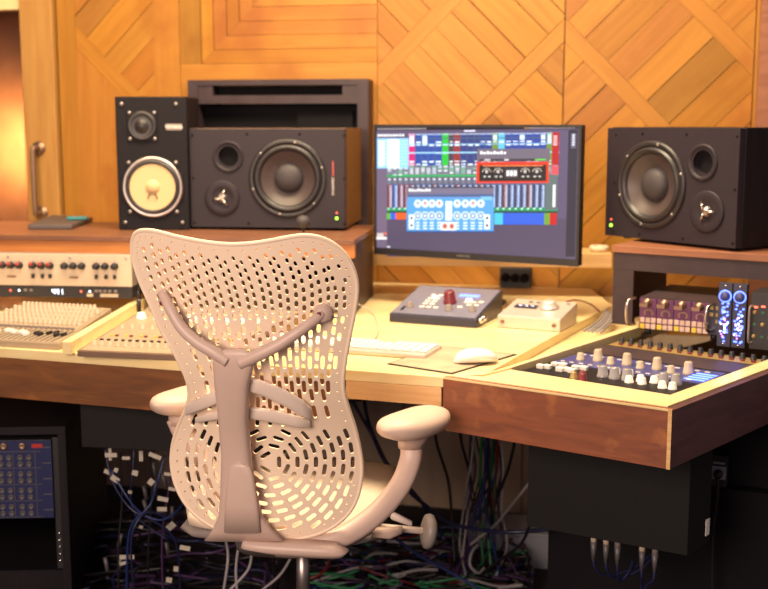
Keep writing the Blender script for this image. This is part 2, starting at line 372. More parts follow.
# lower board between the worktop and the wing
S0 = Z(483,377,DZ); S1 = Z(630,328,DZ)
ml = MB(); e = (S1-S0).normalized(); 
def offs(p, d): return p + Vector((-e.y, e.x, 0))*d
ml.prism([xy(A+Vector((.03,.012,0))), xy(S0+Vector((0,.01,0))), xy(S1+e*.25), (Rb.x+.1, wbk(Rb.x+.1)), (Rb.x-.15, wbk(Rb.x-.15))], DZ-.045, DZ-.0235)
link('lower_shelf', ml, M['ply'], desk, di)
def panel(mb, p, q, z0, z1, th=.02, tilt=0):
    d = (q-p).normalized(); n = Vector((-d.y, d.x, 0))
    mb.prism([xy(p), xy(q), xy(q+n*th), xy(p+n*th)], z0, z1, bev=.001)
m = MB(); panel(m, Lx, L1, DZ-.118, DZ-.0225); panel(m, L1, CL+(L1-CL)*.001, DZ-.118, DZ-.0225); link('front_panel', m, M['leftrust'], desk, di)
m = MB(); panel(m, CL+Vector((.002,0,0)), A-Vector((.003,0,0)), DZ-.062, DZ-.0225, .03); o = link('front_panel', m, M['plyedge'], desk, di); o['label'] = 'pale wooden edge panel'
# wing
HW = .113; g = Vector((0,0,0))
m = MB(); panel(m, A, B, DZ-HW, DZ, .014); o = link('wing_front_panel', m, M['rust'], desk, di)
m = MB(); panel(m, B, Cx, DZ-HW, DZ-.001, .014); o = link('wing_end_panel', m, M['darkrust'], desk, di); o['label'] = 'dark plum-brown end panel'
GA = math.atan2((B-A).y,(B-A).x); gx = Vector((math.cos(GA),math.sin(GA),0)); gy = Vector((-gx.y,gx.x,0))
G0 = Z(511,370,DZ)   # front-left corner of gear well
G1 = Z(671,395.5,DZ)
dBC = (Cx-B).normalized(); nBC = Vector((-dBC.y,dBC.x,0)); dAB=(B-A).normalized(); nAB=Vector((-dAB.y,dAB.x,0))
Cin = Z(768,361,DZ); Cin2 = Cin+dBC*.8
Ai = A+nAB*.0145+dAB*.003; Bi = B+nAB*.0145+nBC*.0145
m = MB(); m.prism([xy(Ai),xy(Bi),xy(G1),xy(G0),xy(S0)], DZ-.02, DZ+.001); link('wing_surface', m, M['ply'], desk, di)
m = MB(); m.prism([xy(Bi),xy(Cx+nBC*.0145),xy(Cin2),xy(G1)], DZ-.02, DZ+.002); link('wing_border', m, M['ply'], desk, di)
S1e = S1+e*.1
m = MB(); m.prism([xy(S0),xy(G0),xy(Z(641,328.5,DZ)),xy(S1)], DZ-.02, DZ+.005); link('wing_border', m, M['ply'], desk, di)
# thin pale edge on corner B
m = MB(); m.prism([xy(B+dAB*.0005-nAB*.001), xy(B-dAB*.007-nAB*.001), xy(B-dAB*.007), xy(B)], DZ-HW, DZ+.001); o=link('corner_edging', m, M['plyedge'], desk, di)
m = MB(); panel(m, A-nAB*.0012, B-nAB*.0012-dAB*.007, DZ-.0035, DZ+.001, .0012); link('edge_banding', m, M['ply'], desk, di)
# well bottom (dark tray)
m = MB(); fw = Z(560,380,DZ)
BK = lambda p,d: p+gy*d
m.prism([xy(G0),xy(G1),xy(Cin2),xy(BK(Cin2,.35)),xy(S1e+gy*.40+gx*.1),xy(S1e+gx*.02)], DZ-.10, DZ-.085); link('well_tray', m, M['blackm'], desk, di)
# supports
m = MB(); m.bx(-1.30,-1.26,2.75,3.6,0,DZ-.13); link('support_panel', m, M['blackm'], desk, di)
m = MB(); m.bx(.24,.27,2.75,3.4,0,DZ-.13); 
bs = B+gy*.16+gx*-.12
# ================================================================= chair
YA = R_(-8); CR = Vector((math.cos(YA),math.sin(YA),0)); CF = Vector((-CR.y,CR.x,0)); UPV = Vector((0,0,1))
REC = R_(11); CT = UPV*math.cos(REC)-CF*math.sin(REC); CN = CF*math.cos(REC)+UPV*math.sin(REC)
Q0 = D(266,540,2.13)
chair = thing('office_chair', 'beige mesh-back swivel office chair pushed up to the desk, seen from behind', 'chair', (Q0.x+CF.x*.2,Q0.y+CF.y*.2,0), YA)
ci = inv_of(chair)
def disp(x, t):
    return .95*x*x*(1.0 if t>.1 else 1.0) + .028*math.exp(-((t-.20)/.11)**2) - .02*max(0,t-.45)/.15*0
def Bk(px, py, off=0):
    """point on the back shell seen at a pixel; off metres towards the camera side"""
    r = ray(px,py); s = 0
    for _ in range(12):
        o = Q0+CF*(s-off); t = (o-CO).dot(CN)/r.dot(CN); p = CO+r*t
        q = p-(Q0+CF*(s-off)); s = disp(q.dot(CR), q.dot(CT))
    return p
OUT = [(140,231),(154,231),(174,236),(201,241.5),(229,244.5),(256,243),(280,239),(303,235.5),(324,239),(341,250),(352,266),(357,285),(355.5,305),(351,329),(346.5,352),(343.5,373),(343.5,390),(348,408),(355,429),(360.5,455),(361.5,475),(357,498),(346,516),(327,530),(302,538),(275,540),(250,538.5),(225,532),(202,520),(186,504),(175.6,484),(171.5,461),(174.5,438),(183,416),(189,400),(188,383),(181,366),(171,346),(160.8,329),(150.6,305),(140,281),(133.6,261),(132,247),(134,236)]
OC = [ (p.x,p.y) for p in catmull([Vector((a,b,0)) for a,b in OUT], 4, True)]
def side(y, left):
    best=None
    for i in range(len(OC)):
        (x0,y0),(x1,y1)=OC[i],OC[(i+1)%len(OC)]
        if (y0-y)*(y1-y)<=0 and y0!=y1:
            x = x0+(x1-x0)*(y-y0)/(y1-y0)
            if best is None or (left and x<best) or (not left and x>best): best=x
    return best
def inside(x,y):
    c=False
    for i in range(len(OC)):
        (x0,y0),(x1,y1)=OC[i],OC[(i+1)%len(OC)]
        if (y0>y)!=(y1>y) and x < (x1-x0)*(y-y0)/(y1-y0)+x0: c = not c
    return c
def edist(x,y): return min(math.hypot(x-a,y-b) for a,b in OC)
holes=[]   # (x,y,halfwidth,halflen,angle)
def top_y(x):
    best=400
    for i in range(len(OC)):
        (x0,y0),(x1,y1)=OC[i],OC[(i+1)%len(OC)]
        if (x0-x)*(x1-x)<=0 and x0!=x1: best=min(best, y0+(y1-y0)*(x-x0)/(x1-x0))
    return best
EC=(270,462); 
def addh(x,y,hw,hl,a=0,m=7):
    if inside(x,y) and edist(x,y)>m+hl*.35: holes.append((x,y,hw,hl,a))
NC=26
yrow=252; ri=0; rows=[]
while yrow<520:
    if yrow<318: hl,hw,p = 2.7+ (yrow-250)*.014, 1.6+(yrow-252)*.008, 8.8
    elif yrow<345: hl,hw,p = 4.3,2.15,11.6
    else: hl,hw,p = 6.7,2.1,16.4
    rows.append((yrow,hl,hw,p)); yrow+=p
for ri,(yr,hl,hw,pp_) in enumerate(rows):
    for c in range(NC):
        tq=(c+.5)/NC
        L=side(min(yr,515),True); Rr=side(min(yr,515),False); x=L+(Rr-L)*tq
        y=yr+pp_/2*(c%2)
        k=max(0,1-(yr-250)/110); y+= (top_y(max(140,min(350,x)))-238)*k*1.0
        rr=math.hypot((x-EC[0])/1.0,(y-EC[1])/.92)
        if y>425 and rr<92: continue
        if y>470: continue
        fa=0
        dx=(side(min(yr+12,516),True)+(side(min(yr+12,516),False)-side(min(yr+12,516),True))*tq)-x
        addh(x,y,hw,hl,math.atan2(dx,12))
for k,rad in enumerate([9,18,27,36,45,54,63,72,81]):
    circ=2*math.pi*rad; n=max(6,int(circ/15.5)); 
    for j in range(n):
        a=2*math.pi*(j+.5*(k%2))/n; x=EC[0]+rad*math.cos(a)*1.02; y=EC[1]+rad*.92*math.sin(a)
        if y<428: continue
        addh(x,y,2.15,6.0,-a,6)
for i in range(0,len(OC),2):     # dots following the rim
    (x0,y0),(x1,y1)=OC[i-1],OC[(i+1)%len(OC)]; n=math.hypot(x1-x0,y1-y0); x=OC[i][0]-(y1-y0)/n*6.5; y=OC[i][1]+(x1-x0)/n*6.5
    holes.append((x,y,1.0,1.1,0)) if inside(x,y) else holes.append((2*OC[i][0]-x,2*OC[i][1]-y,1.0,1.1,0))
# drop holes that touch others
good=[]
def ends(h): s,c=math.sin(h[4]),math.cos(h[4]); L=h[3]-h[2]; L=max(L,0); return [(h[0]-s*L*-1*t,h[1]+c*L*t) for t in (-1,-.5,0,.5,1)]
for h in holes:
    E=ends(h); ok=True
    for g2 in good:
        if abs(g2[0]-h[0])<16 and abs(g2[1]-h[1])<16:
            for (a,b) in E:
                if any(math.hypot(a-c,b-d)<h[2]+g2[2]+.8 for c,d in ends(g2)): ok=False; break
        if not ok: break
    if ok: good.append(h)
pts=[Vector(p) for p in OC]; faces=[list(range(len(OC)))]
for h in good:
    s,c=math.sin(h[4]),math.cos(h[4]); L=max(h[3]-h[2],0); idx=[]
    for e_ in (1,-1):
        for q in range(5):
            a=math.pi*q/4; lx=h[2]*math.cos(a)*e_; ly=(h[2]*math.sin(a)+L)*e_
            idx.append(len(pts)); pts.append(Vector((h[0]+lx*c+ly*s*1, h[1]-lx*s+ly*c)))
    faces.append(idx)
ns0=len(pts)
gx_=134
while gx_<362:
    gy_=234
    while gy_<542:
        if inside(gx_,gy_) and edist(gx_,gy_)>3 and all(math.hypot(gx_-h[0],gy_-h[1])>h[3]+2 for h in good): pts.append(Vector((gx_,gy_)))
        gy_+=6
    gx_+=6
vs,es,fs,ov,oe,of = delaunay_2d_cdt(pts, [], faces, 0, 1e-5)
bk = MB(); V3=[bk.v(Bk(v.x,v.y)) for v in vs]
for f,o_ in zip(fs,of):
    if list(o_)==[0]: bk.f([V3[i] for i in f], True)
for v in [v for v in bk.bm.verts if not v.link_faces]: bk.bm.verts.remove(v)
bmesh.ops.recalc_face_normals(bk.bm, faces=bk.bm.faces)
o = link('backrest', bk, M['shell'], chair, ci)
sm = o.modifiers.new('thickness','SOLIDIFY'); sm.thickness=.0045; sm.offset=0; es_ = o.modifiers.new('edges','EDGE_SPLIT'); es_.split_angle=R_(40)
rim = MB(); rim.tube([Bk(a,b) for a,b in OC[::2]], .0042, n=8, sm=2, close=True); link('backrest_rim', rim, M['shell'], chair, ci)
# spine: lofted column behind the shell, foot flare, y-shaped arms
def spsec(y, xl, xr, o0, o1):
    c = (Bk((xl+xr)/2,y,(o0+o1)/2)); p = Bk(xl,y,(o0+o1)/2); q = Bk(xr,y,(o0+o1)/2); return (c, (q-p)/2, CF*((o1-o0)/2))
sp = MB(); sp.loft([spsec(349,226,243,.030,.042),spsec(354,214,255,.026,.046),spsec(364,213,254,.022,.048),spsec(385,215,249,.018,.05),spsec(420,219,248,.014,.05),spsec(455,222,251,.010,.048),spsec(490,221,255,.008,.045),spsec(515,219,262,.006,.04),spsec(530,212,272,.006,.034),spsec(540,204,284,.006,.026)], n=20, pw=3.2)
link('spine', sp, M['spine'], chair, ci)
ins = MB(); ins.loft([spsec(462,236,242,.040,.051),spsec(467,230,250,.040,.052),spsec(480,227,254,.038,.0515),spsec(505,225,258,.036,.049),spsec(532,224,261,.028,.042)], n=16, pw=3); o=link('spine_cover', ins, M['spine'], chair, ci)
for nm, P in (('y',[(228,361,.040),(214,352,.040),(196,341,.038),(182,328,.036),(172,312,.030),(166,300,.020),(162,293,.010)]),('y',[(240,363,.040),(258,355,.040),(278,345,.038),(298,332,.034),(312,322,.026),(322,314,.014)])):
    mm = MB(); K = [Bk(*p) for p in P]; mm.tube(K, lambda t: .0125-.0035*t, n=12); link('support_arm', mm, M['spine'], chair, ci)
for (x,y) in ((165,300),(323,313)):
    mm = MB(); p = Bk(x,y,0); mm.cyl(p, Bk(x,y,.020 if x>200 else .016)- CF*0, .0185 if x>200 else .012, .015 if x>200 else .009, n=24); link('pivot_cap', mm, M['spine'], chair, ci)
    mm = MB(); p = Bk(x-4 if x>200 else x-3,y+1 if x>200 else y+3,.022); mm.cyl(p, p-CF*.003, .004, n=12); link('bolt', mm, M['darkred'], chair, ci)
# lumbar bands (in front of the shell, seen through and beside the spine)
def band(P, w_, th=.006):
    mm = MB(); secs=[]
    for i,(x,y,o1) in enumerate(P):
        ww = w_[i]; secs.append((Bk(x,y,o1), CT*ww, CF*th))
    mm.loft(secs, n=12, pw=3); return mm
link('lumbar_band', band([(186,410,.016),(215,398,.020),(247,384,.022),(262,388,.022),(285,398,.020),(302,408,.018),(311,414,.014)], [.012,.014,.014,.016,.018,.018,.014]), M['lumbar'], chair, ci)
link('lumbar_band', band([(196,420,.012),(222,414,.014),(252,413,.016),(272,416,.015),(295,421,.014),(310,424,.012)], [.006,.010,.013,.014,.013,.008]), M['lumbar'], chair, ci)
# seat
CB = Q0.copy()
def loc(x,y,z): return Vector((Q0.x,Q0.y,0))+CR*x+CF*y+UPV*z
st = MB(); 
for (mm_,z0,z1) in ((st,0,0),):
    secs=[]
    for (y,hw,zc,th) in ((.035,.13,.492,.010),(.06,.175,.492,.02),(.14,.205,.49,.026),(.28,.215,.495,.026),(.40,.205,.50,.024),(.455,.17,.492,.020),(.475,.13,.485,.010)):
        secs.append((loc(0,y,zc), CR*hw, UPV*th))
    st.loft(secs, n=24, pw=4)
link('seat', st, M['seat'], chair, ci)
su = MB(); su.loft([(loc(0,.06,.462),CR*.17,UPV*.008),(loc(0,.10,.46),CR*.205,UPV*.010),(loc(0,.40,.47),CR*.205,UPV*.010),(loc(0,.45,.465),CR*.15,UPV*.008)], n=20, pw=4); link('seat_pan', su, M['grey'], chair, ci)
# arms
ap = [D(411,441,2.235),D(411,458,2.225),D(401,484,2.20),D(380,510,2.17),D(354,530,2.15),D(326,541,2.14),D(298,546,2.14),D(278,545,2.145)]
C3 = catmull(ap, 5)
def armloft(pts, name):
    mm = MB(); secs=[]; n=len(pts)
    for i,p in enumerate(pts):
        t=(pts[min(n-1,i+1)]-pts[max(0,i-1)]).normalized(); a=t.cross(CF).normalized(); f=i/(n-1)
        secs.append((p, a*(.023-.004*f), CF*(.022 if f<.6 else .026)))
    mm.loft(secs, n=16, pw=3); link(name, mm, M['spine'], chair, ci)
armloft(C3, 'arm_support')
def mir(p):
    q=p-Vector((Q0.x,Q0.y,0)); x=q.dot(CR); return Vector((Q0.x,Q0.y,0))+CR*(-x)+CF*q.dot(CF)+UPV*p.z
armloft(catmull([D(178,418,2.31),D(184,432,2.31),D(200,458,2.29),D(230,500,2.25),D(258,533,2.19)],5), 'arm_support')
def padm(c, yaw, L=.118, W=.046, H=.026):
    mm = MB(); f=Vector((math.sin(yaw),math.cos(yaw),0)); s=Vector((f.y,-f.x,0)); secs=[]
    for k in range(13):
        u=-1+2*k/12; w1=max(.02,(1-abs(u)**3.2))**.5; ww=W*(1+.10*math.cos(u*2))*w1; hh=H*w1
        secs.append((c+f*(u*L)+UPV*(.006*u*u), s*ww, UPV*hh))
    mm.loft(secs, n=20, pw=2.3); return mm
pr_ = D(414,424,2.215); link('arm_pad', padm(pr_, R_(38), .096, .049, .026), M['pad'], chair, ci)
pl_ = D(184,401,2.315); link('arm_pad', padm(pl_, R_(30), .085, .046, .025), M['pad'], chair, ci)
mm = MB(); mm.loft([(D(179,424,2.31),CR*.02,CF*.022),(pl_-UPV*.018,CR*.03,CF*.035)], n=14); link('arm_post', mm, M['spine'], chair, ci)
mm = MB(); mm.loft([(ap[0]-UPV*.012,CR*.026,CF*.026),(pr_-UPV*.012,CR*.034,CF*.036)], n=14); link('arm_post', mm, M['spine'], chair, ci)
# tilt mechanism, knob, lever, column, base
mm = MB(); mm.loft([(loc(.06,.01,.475),CR*.05,UPV*.010),(loc(.05,.03,.465),CR*.09,UPV*.016),(loc(.01,.10,.435),CR*.10,UPV*.03),(loc(0,.26,.44),CR*.07,UPV*.022)], n=16, pw=3.5); link('tilt_mechanism', mm, M['grey'], chair, ci)
mm = MB(); mm.loft([(loc(.05,-.02,.487),CR*.09,CF*.022),(loc(.06,-.018,.474),CR*.105,CF*.026),(loc(.085,-.012,.462),CR*.07,CF*.02)], n=20, pw=3.5); link('rear_yoke', mm, M['spine'], chair, ci)
k0=D(396,527,2.24); k1=D(423,531,2.24); mm = MB(); mm.cyl(k0-CR*.06,k1,.007,n=10); link('tension_rod', mm, M['lumbar'], chair, ci)
mm = MB(); kd=(k1-k0).normalized(); mm.lathe([(0,0),(.022,.001),(.034,.006),(.036,.013),(.034,.02),(.024,.026),(0,.028)], k1-kd*.002, rot=(kd+CF*.18).to_track_quat('Z','Y').to_matrix().to_4x4(), n=24); link('tension_knob', mm, M['grey'], chair, ci)
mm = MB(); mm.loft([(D(384,505,2.18),UPV*.006,CF*.006),(D(392,515,2.17),UPV*.009,CF*.008),(D(412,524,2.17),UPV*.006,CF*.006)], n=10); link('lever', mm, M['lumbar'], chair, ci)
mm = MB(); mm.loft([(D(372,532,2.20),UPV*.010,CF*.010),(D(390,533,2.20),UPV*.012,CF*.012),(D(402,530,2.21),UPV*.008,CF*.008)], n=10); link('lever', mm, M['spine'], chair, ci)
cx = loc(0.075,.03,0); cx = D(303,570,2.20); cx.z=0
mm = MB(); mm.cyl(cx+UPV*.09, cx+UPV*.30, .026, n=20); mm.cyl(cx+UPV*.30, cx+UPV*.45, .0135, n=16); link('gas_column', mm, M['steel'], chair, ci)
for k in range(5):
    a=2*math.pi*k/5+.3; d=Vector((math.cos(a),math.sin(a),0)); s=Vector((-d.y,d.x,0))
    mm = MB(); mm.loft([(cx+UPV*.115,s*.03,UPV*.022),(cx+d*.15+UPV*.10,s*.022,UPV*.016),(cx+d*.30+UPV*.08,s*.016,UPV*.012)], n=12); link('base_leg', mm, M['spine'], chair, ci)
    mm = MB(); c=cx+d*.30+UPV*.031
    for q in (-1,1): mm.cyl(c+s*.006*q, c+s*.022*q, .03, n=16)
    mm.cyl(c+UPV*.01, c+UPV*.055, .006, n=8); link('caster', mm, M['black'], chair, ci)
# ================================================================= left bridge shelf and speakers
SZ = .97
sh0 = Z(0,235,SZ); sh1 = Z(354,240,SZ); sh0 = sh0+(sh0-sh1).normalized()*.5
br = thing('bridge_shelf', 'orange-stained wooden bridge shelf along the back left of the desk, under the two left speakers', 'shelf', (sh0.x,sh0.y,DZ), ang(sh0,sh1))
Ls = (sh1-sh0).length
m = MB(); m.bx(0,Ls,0,.45,SZ-DZ-.014,SZ-DZ,bev=.001); link('shelf_board', m, M['topb'], br)
m = MB(); m.bx(0,Ls,.006,.028,SZ-DZ-.050,SZ-DZ-.0145,bev=.001); link('front_rail', m, M['orange'], br)
for x in (.02,Ls-.02): m = MB(); m.bx(x-.012,x+.012,.03,.40,0,SZ-DZ-.0145); link('side_support', m, M['stand'], br)
def ring(mb, c, prof, n=32): mb.lathe(prof, c, 'y-', n=n)       # heights point to -y (outwards)
def holed(outline, circles, y0, y1, n=32):
    m = MB(); pts=[Vector(p) for p in outline]; fc=[list(range(len(pts)))]
    for (cx_,cz_,r_) in circles:
        idx=[]
        for k in range(n): idx.append(len(pts)); pts.append(Vector((cx_+r_*math.cos(2*math.pi*k/n), cz_+r_*math.sin(2*math.pi*k/n))))
        fc.append(idx)
    vs,es,fs,ov,oe,of = delaunay_2d_cdt(pts, [], fc, 0, 1e-6)
    F=[m.v((v.x,y0,v.y)) for v in vs]; Bq=[m.v((v.x,y1,v.y)) for v in vs]; cnt={}
    for f,o_ in zip(fs,of):
        if list(o_)==[0]:
            m.f([F[i] for i in f]); m.f([Bq[i] for i in reversed(f)])
            for a,b in zip(f,f[1:]+f[:1]): cnt[(a,b)]=cnt.get((a,b),0)+1
    for (a,b) in cnt:
        if (b,a) not in cnt: m.f([F[a],F[b],Bq[b],Bq[a]])
    return m
def monitor_speaker(label, p, rz, W=.45, H=.293, Dp=.34, flip=False):
    t = thing('studio_speaker', label, 'speaker', p, rz); X = (lambda x: W-x) if flip else (lambda x: x)
    m = MB(); m.bx(0,W,.0205,Dp,.006,H,bev=.002); link('cabinet', m, M['blackwood'] if flip else M['sidewood'], t)
    k_=W/.45; X = (lambda x: W-x*k_) if flip else (lambda x: x*k_)
    m = holed([(.003,.008),(W-.003,.008),(W-.003,H-.002),(.003,H-.002)],[(X(.285),.150,.0985),(X(.115),.212,.030)],0,.0202); bf = link('baffle', m, M['baffle'], t)
    m = MB(); c=(X(.285),0,.150)
    ring(m, c, [(.114,-.001),(.114,.004),(.109,.007),(.101,.007),(.099,.003),(.099,0)], 40); link('woofer_frame', m, M['rubber'], t)
    m = MB(); ring(m, c, [(.099,.002),(.094,.010),(.088,.012),(.082,.006),(.078,.000)],40); link('woofer_surround', m, M['rubber'], t)
    m = MB(); ring(m, c, [(.079,.001),(.062,-.009),(.042,-.0185),(.040,-.0185)],40); link('woofer_cone', m, M['cone'], t)
    m = MB(); ring(m, c, [(.044,-.018),(.041,-.008),(.030,.000),(.015,.0045),(0,.006)],32); link('dust_cap', m, M['dust'], t)
    for q in range(6):
        a=q*math.pi/3+.3; s=MB(); s.lathe([(.004,0),(.0035,.0015),(0,.002)],(c[0]+.1055*math.cos(a),-.0065,c[2]+.1055*math.sin(a)),'y-',n=8); link('screw', s, M['screw'], t)
    m = MB(); c2=(X(.115),0,.212); ring(m, c2, [(.046,-.001),(.045,.004),(.040,.005),(.033,-.002),(.0285,-.0195)],32); link('port_ring', m, M['baffle'], t)
    m = MB(); ring(m, c2, [(.030,-.0190),(.0,-.0192)],32); link('port_hole', m, M['blackm'], t)
    m = MB(); c3=(X(.095),0,.092); ring(m, c3, [(.052,-.001),(.052,.003),(.049,.005),(.030,.004),(.020,-.001),(0,-.001)],32); tw = link('tweeter_plate', m, M['baffle'], t)
    m = MB(); ring(m, c3, [(.014,0),(.012,.007),(.007,.011),(0,.012)],20); link('tweeter_dome', m, M['steel'], t)
    m = MB()
    for q in range(3):
        a=q*2*math.pi/3+R_(70)+(.9 if flip else 0); m.cyl((c3[0]+.006*math.cos(a),-.012,c3[2]+.006*math.sin(a)),(c3[0]+.027*math.cos(a),-.006,c3[2]+.027*math.sin(a)),.0028,n=8)
    link('tweeter_guard', m, M['chrome'], t)
    for (x,z) in ((.012,.02),(.012,.15),(.012,H-.02),(.17,.02),(.17,H-.016),(.32,.02),(.32,H-.016),(W-.014,.02),(W-.014,H-.02),(W-.014,.15)):
        s=MB(); s.lathe([(.004,0),(.0035,.0015),(0,.0015)],(X(x),0,z),'y-',n=8); link('screw', s, M['blackm'], t)
    m = MB(); m.lathe([(.0042,0),(.0038,.003),(0,.004)],(X(.424),0,.036),'y-',n=12); link('power_led', m, M['ledg'], t)
    m = MB(); m.lathe([(.0025,0),(.002,.002),(0,.002)],(X(.424),0,.052),'y-',n=10); link('clip_led', m, M['ledr'], t)
    if not flip:
        m = MB(); m.bx(.4215,.4255,-.0008,0.0005,.158,.200); o=link('badge_line', m, M['red'], t)
        text('badge_text','DYNAUDIO',.0095,M['white'],t,Matrix.Translation((.4235,-.001,.128))@FRONT@Matrix.Rotation(R_(90),4,'Z'))
    for x in (.04,W-.04):
        for y in (.05,Dp-.04): s=MB(); s.cyl((x,y,0),(x,y,.0065),.012,n=12); link('foot', s, M['blackm'], t)
    return t
pL = Z(190.5,229.5,SZ); pR = Z(350,231,SZ)
spL = monitor_speaker('charcoal speaker lying on its side beside the upright white-coned speaker', (pL.x,pL.y,SZ+.0005), R_(-6.5), W=.46)
# white cone speaker
def white_cone_speaker():
    p = Z(119,230,SZ); q = Z(190,230.5,SZ); W_=.207; H=.383
    t = thing('bookshelf_speaker','upright black speaker with a bright white cone at the left end of the shelf','speaker',(p.x,p.y,SZ+.0005),R_(-1.5))
    m = MB(); m.bx(0,W_,0,.19,0,H,bev=.003); link('cabinet', m, M['ns'], t)
    c=(W_/2,0,.125)
    m = MB(); P=[]; r0=.092
    for k in range(8):
        a=math.pi/8+k*math.pi/4; P.append((c[0]+.1*math.cos(a)*.96, c[2]+.1*math.sin(a)*.96))
    m.M = Matrix.Rotation(R_(90),4,'X'); m.prism([(x,z) for x,z in P], 0.0, .004, bev=.001); link('woofer_plate', m, M['ns'], t)
    m = MB(); ring(m, c, [(.088,.003),(.088,.007),(.083,.009),(.078,.006)],36); link('woofer_frame', m, M['steel'], t)
    m = MB(); ring(m, c, [(.079,.005),(.076,.010),(.070,.011),(.066,.006)],36); link('woofer_surround', m, M['rubber'], t)
    m = MB(); ring(m, c, [(.068,.007),(.048,-.0003+.0065),(.020,.0055)],36); link('woofer_cone', m, M['cream'], t)
    m = MB(); ring(m, c, [(.021,.0055),(.017,.011),(.009,.0145),(0,.016)],24); link('dust_cap', m, M['cream'], t)
    for q in (-1,1): m = MB(); m.cyl((c[0]+q*.008,-.013,c[2]-.02),(c[0]+q*.014,-.009,c[2]-.034),.0016,n=6); link('lead_wire', m, M['blackm'], t)
    c=(.078,0,.300)
    m = MB(); m.box((c[0],-.002,c[2]),(.088,.004,.088),bev=.0015); link('tweeter_plate', m, M['ns'], t)
    m = MB(); ring(m, c, [(.042,.003),(.042,.008),(.036,.010),(.030,.006),(.018,.006),(.014,.011),(0,.013)],32); link('tweeter', m, M['rubber'], t)
    for (x,z) in ((.02,.362),(W_-.03,.362),(.02,.022),(W_-.02,.022),(.035,.195),(W_-.035,.195),(.035,.053),(W_-.035,.053),(.042,.337),(.114,.337),(.042,.263),(.114,.263)):
        s=MB(); s.lathe([(.0055,0),(.005,.006),(0,.0065)],(x,0,z),'y-',n=10); link('screw', s, M['screw'], t)
    m = MB(); m.bx(.146,.192,-.0012,.0005,.288,.306); link('badge', m, M['grey'], t)
    text('badge_text','YAMAHA',.0125,M['white'],t,Matrix.Translation((.169,-.0016,.297))@FRONT)
white_cone_speaker()
# little microphone in front of the left speaker
mc = Z(301,240,SZ); mp = D(302,222,3.05)
mt_ = thing('gooseneck_microphone','small black ball-headed microphone on a thin stem in front of the left speaker','microphone',(mp.x,sh1.y+.07,SZ))
mt_.location = (mp.x, 3.10, SZ)
m=MB(); m.cyl((0,0,.0),(0,0,.006),.02,n=20); link('base', m, M['black'], mt_)
m=MB(); m.tube([(0,0,.006),(0,-.002,.02),(0,-.012,.033)],.0025,n=8); link('stem', m, M['black'], mt_)
m=MB(); m.lathe([(0,-.020),(.012,-.016),(.0195,-.006),(.0205,.003),(.014,.014),(0,.019)],(0,-.014,.046),'z',n=20); link('head', m, M['dust'], mt_)
# items on the shelf far left
lp = Z(30,228,SZ); 
m = MB(); P=[Z(28,229.5,SZ),Z(72,229.5,SZ),Z(93,221.5,SZ),Z(52,219,SZ)]; m.prism([xy(p) for p in P], SZ+.0005, SZ+.014, bev=.003); solo('closed_laptop', m, M['screwd'], 'closed dark laptop lying on the left end of the shelf below the door handle','laptop')
m = MB(); c=Z(78,219.5,SZ+.014); m.box((c.x,c.y-.01,SZ+.0195),(.06,.035,.009),.2,bev=.003); solo('phone', m, M['teal'], 'small teal phone lying on the closed dark laptop','phone')
# wall cabinet behind left speaker
w0=Wp(197,81); w1=Wp(374,79)
t = thing('wall_cabinet','dark taupe wall-mounted frame with two black slots behind the left speaker','cabinet', WM@Vector((w0[0],-.016,.75)), WA)
Hc=w0[1]-.75; Wc=w1[0]-w0[0]; fr=MB()
fr.bx(0,Wc,-.07,-.055,Hc-.018,Hc); fr.bx(0,.035,-.07,0,0,Hc-.018); fr.bx(Wc-.035,Wc,-.07,0,0,Hc-.018); fr.bx(.035,Wc-.035,-.068,-.02,Hc-.062-.015,Hc-.062+.012)
fr.bx(.035,Wc-.035,-.06,-.02,.15,.19); fr.bx(0,Wc,-.055,0,Hc-.018,Hc-.002); fr.bx(.035,.085,-.066,-.02,Hc-.05,Hc-.018); fr.bx(Wc-.085,Wc-.035,-.066,-.02,Hc-.05,Hc-.018)
link('frame', fr, M['stand'], t)
m=MB(); m.bx(.035,Wc-.035,-.012,0,0,Hc-.02); link('back_panel', m, M['blackm'], t)
m=MB(); m.bx(.36,Wc-.06,-.03,-.0125,.34,Hc-.10); link('shelf_box', m, M['blackm'], t)
# centre shelf (behind the screen)
c0=Z(346,251,.895); c1=Z(612,254,.895)
m=MB(); d=(c1-c0).normalized(); n=Vector((-d.y,d.x,0)); m.prism([xy(c0),xy(c1),xy(c1+n*.16),xy(c0+n*.16)], .853,.895,bev=.001)
cs=thing('back_shelf','pale wooden shelf plank running behind the computer screen','shelf',(c0.x,c0.y,DZ)); link('plank', m, M['plyedge'], cs, inv_of(cs))
m=MB(); a=c0+n*.02+d*.0; m.prism([xy(a),xy(a+d*.02),xy(a+d*.02+n*.13),xy(a+n*.13)],DZ+.0005,.8525); link('bracket', m, M['plyedge'], cs, inv_of(cs))
m=MB(); c=Z(600,253,.895)+n*.035; m.lathe([(.012,0),(.028,0),(.028,.018),(.012,.018),(.012,0)],(c.x,c.y,.8955),'z',n=28); solo('tape_roll', m, M['tape'],'small cream roll of tape on the plank beside the screen','tape')
# ================================================================= computer screen
a=Z(375,0,0)
bl=D(374.5,250.5,3.12); k=None
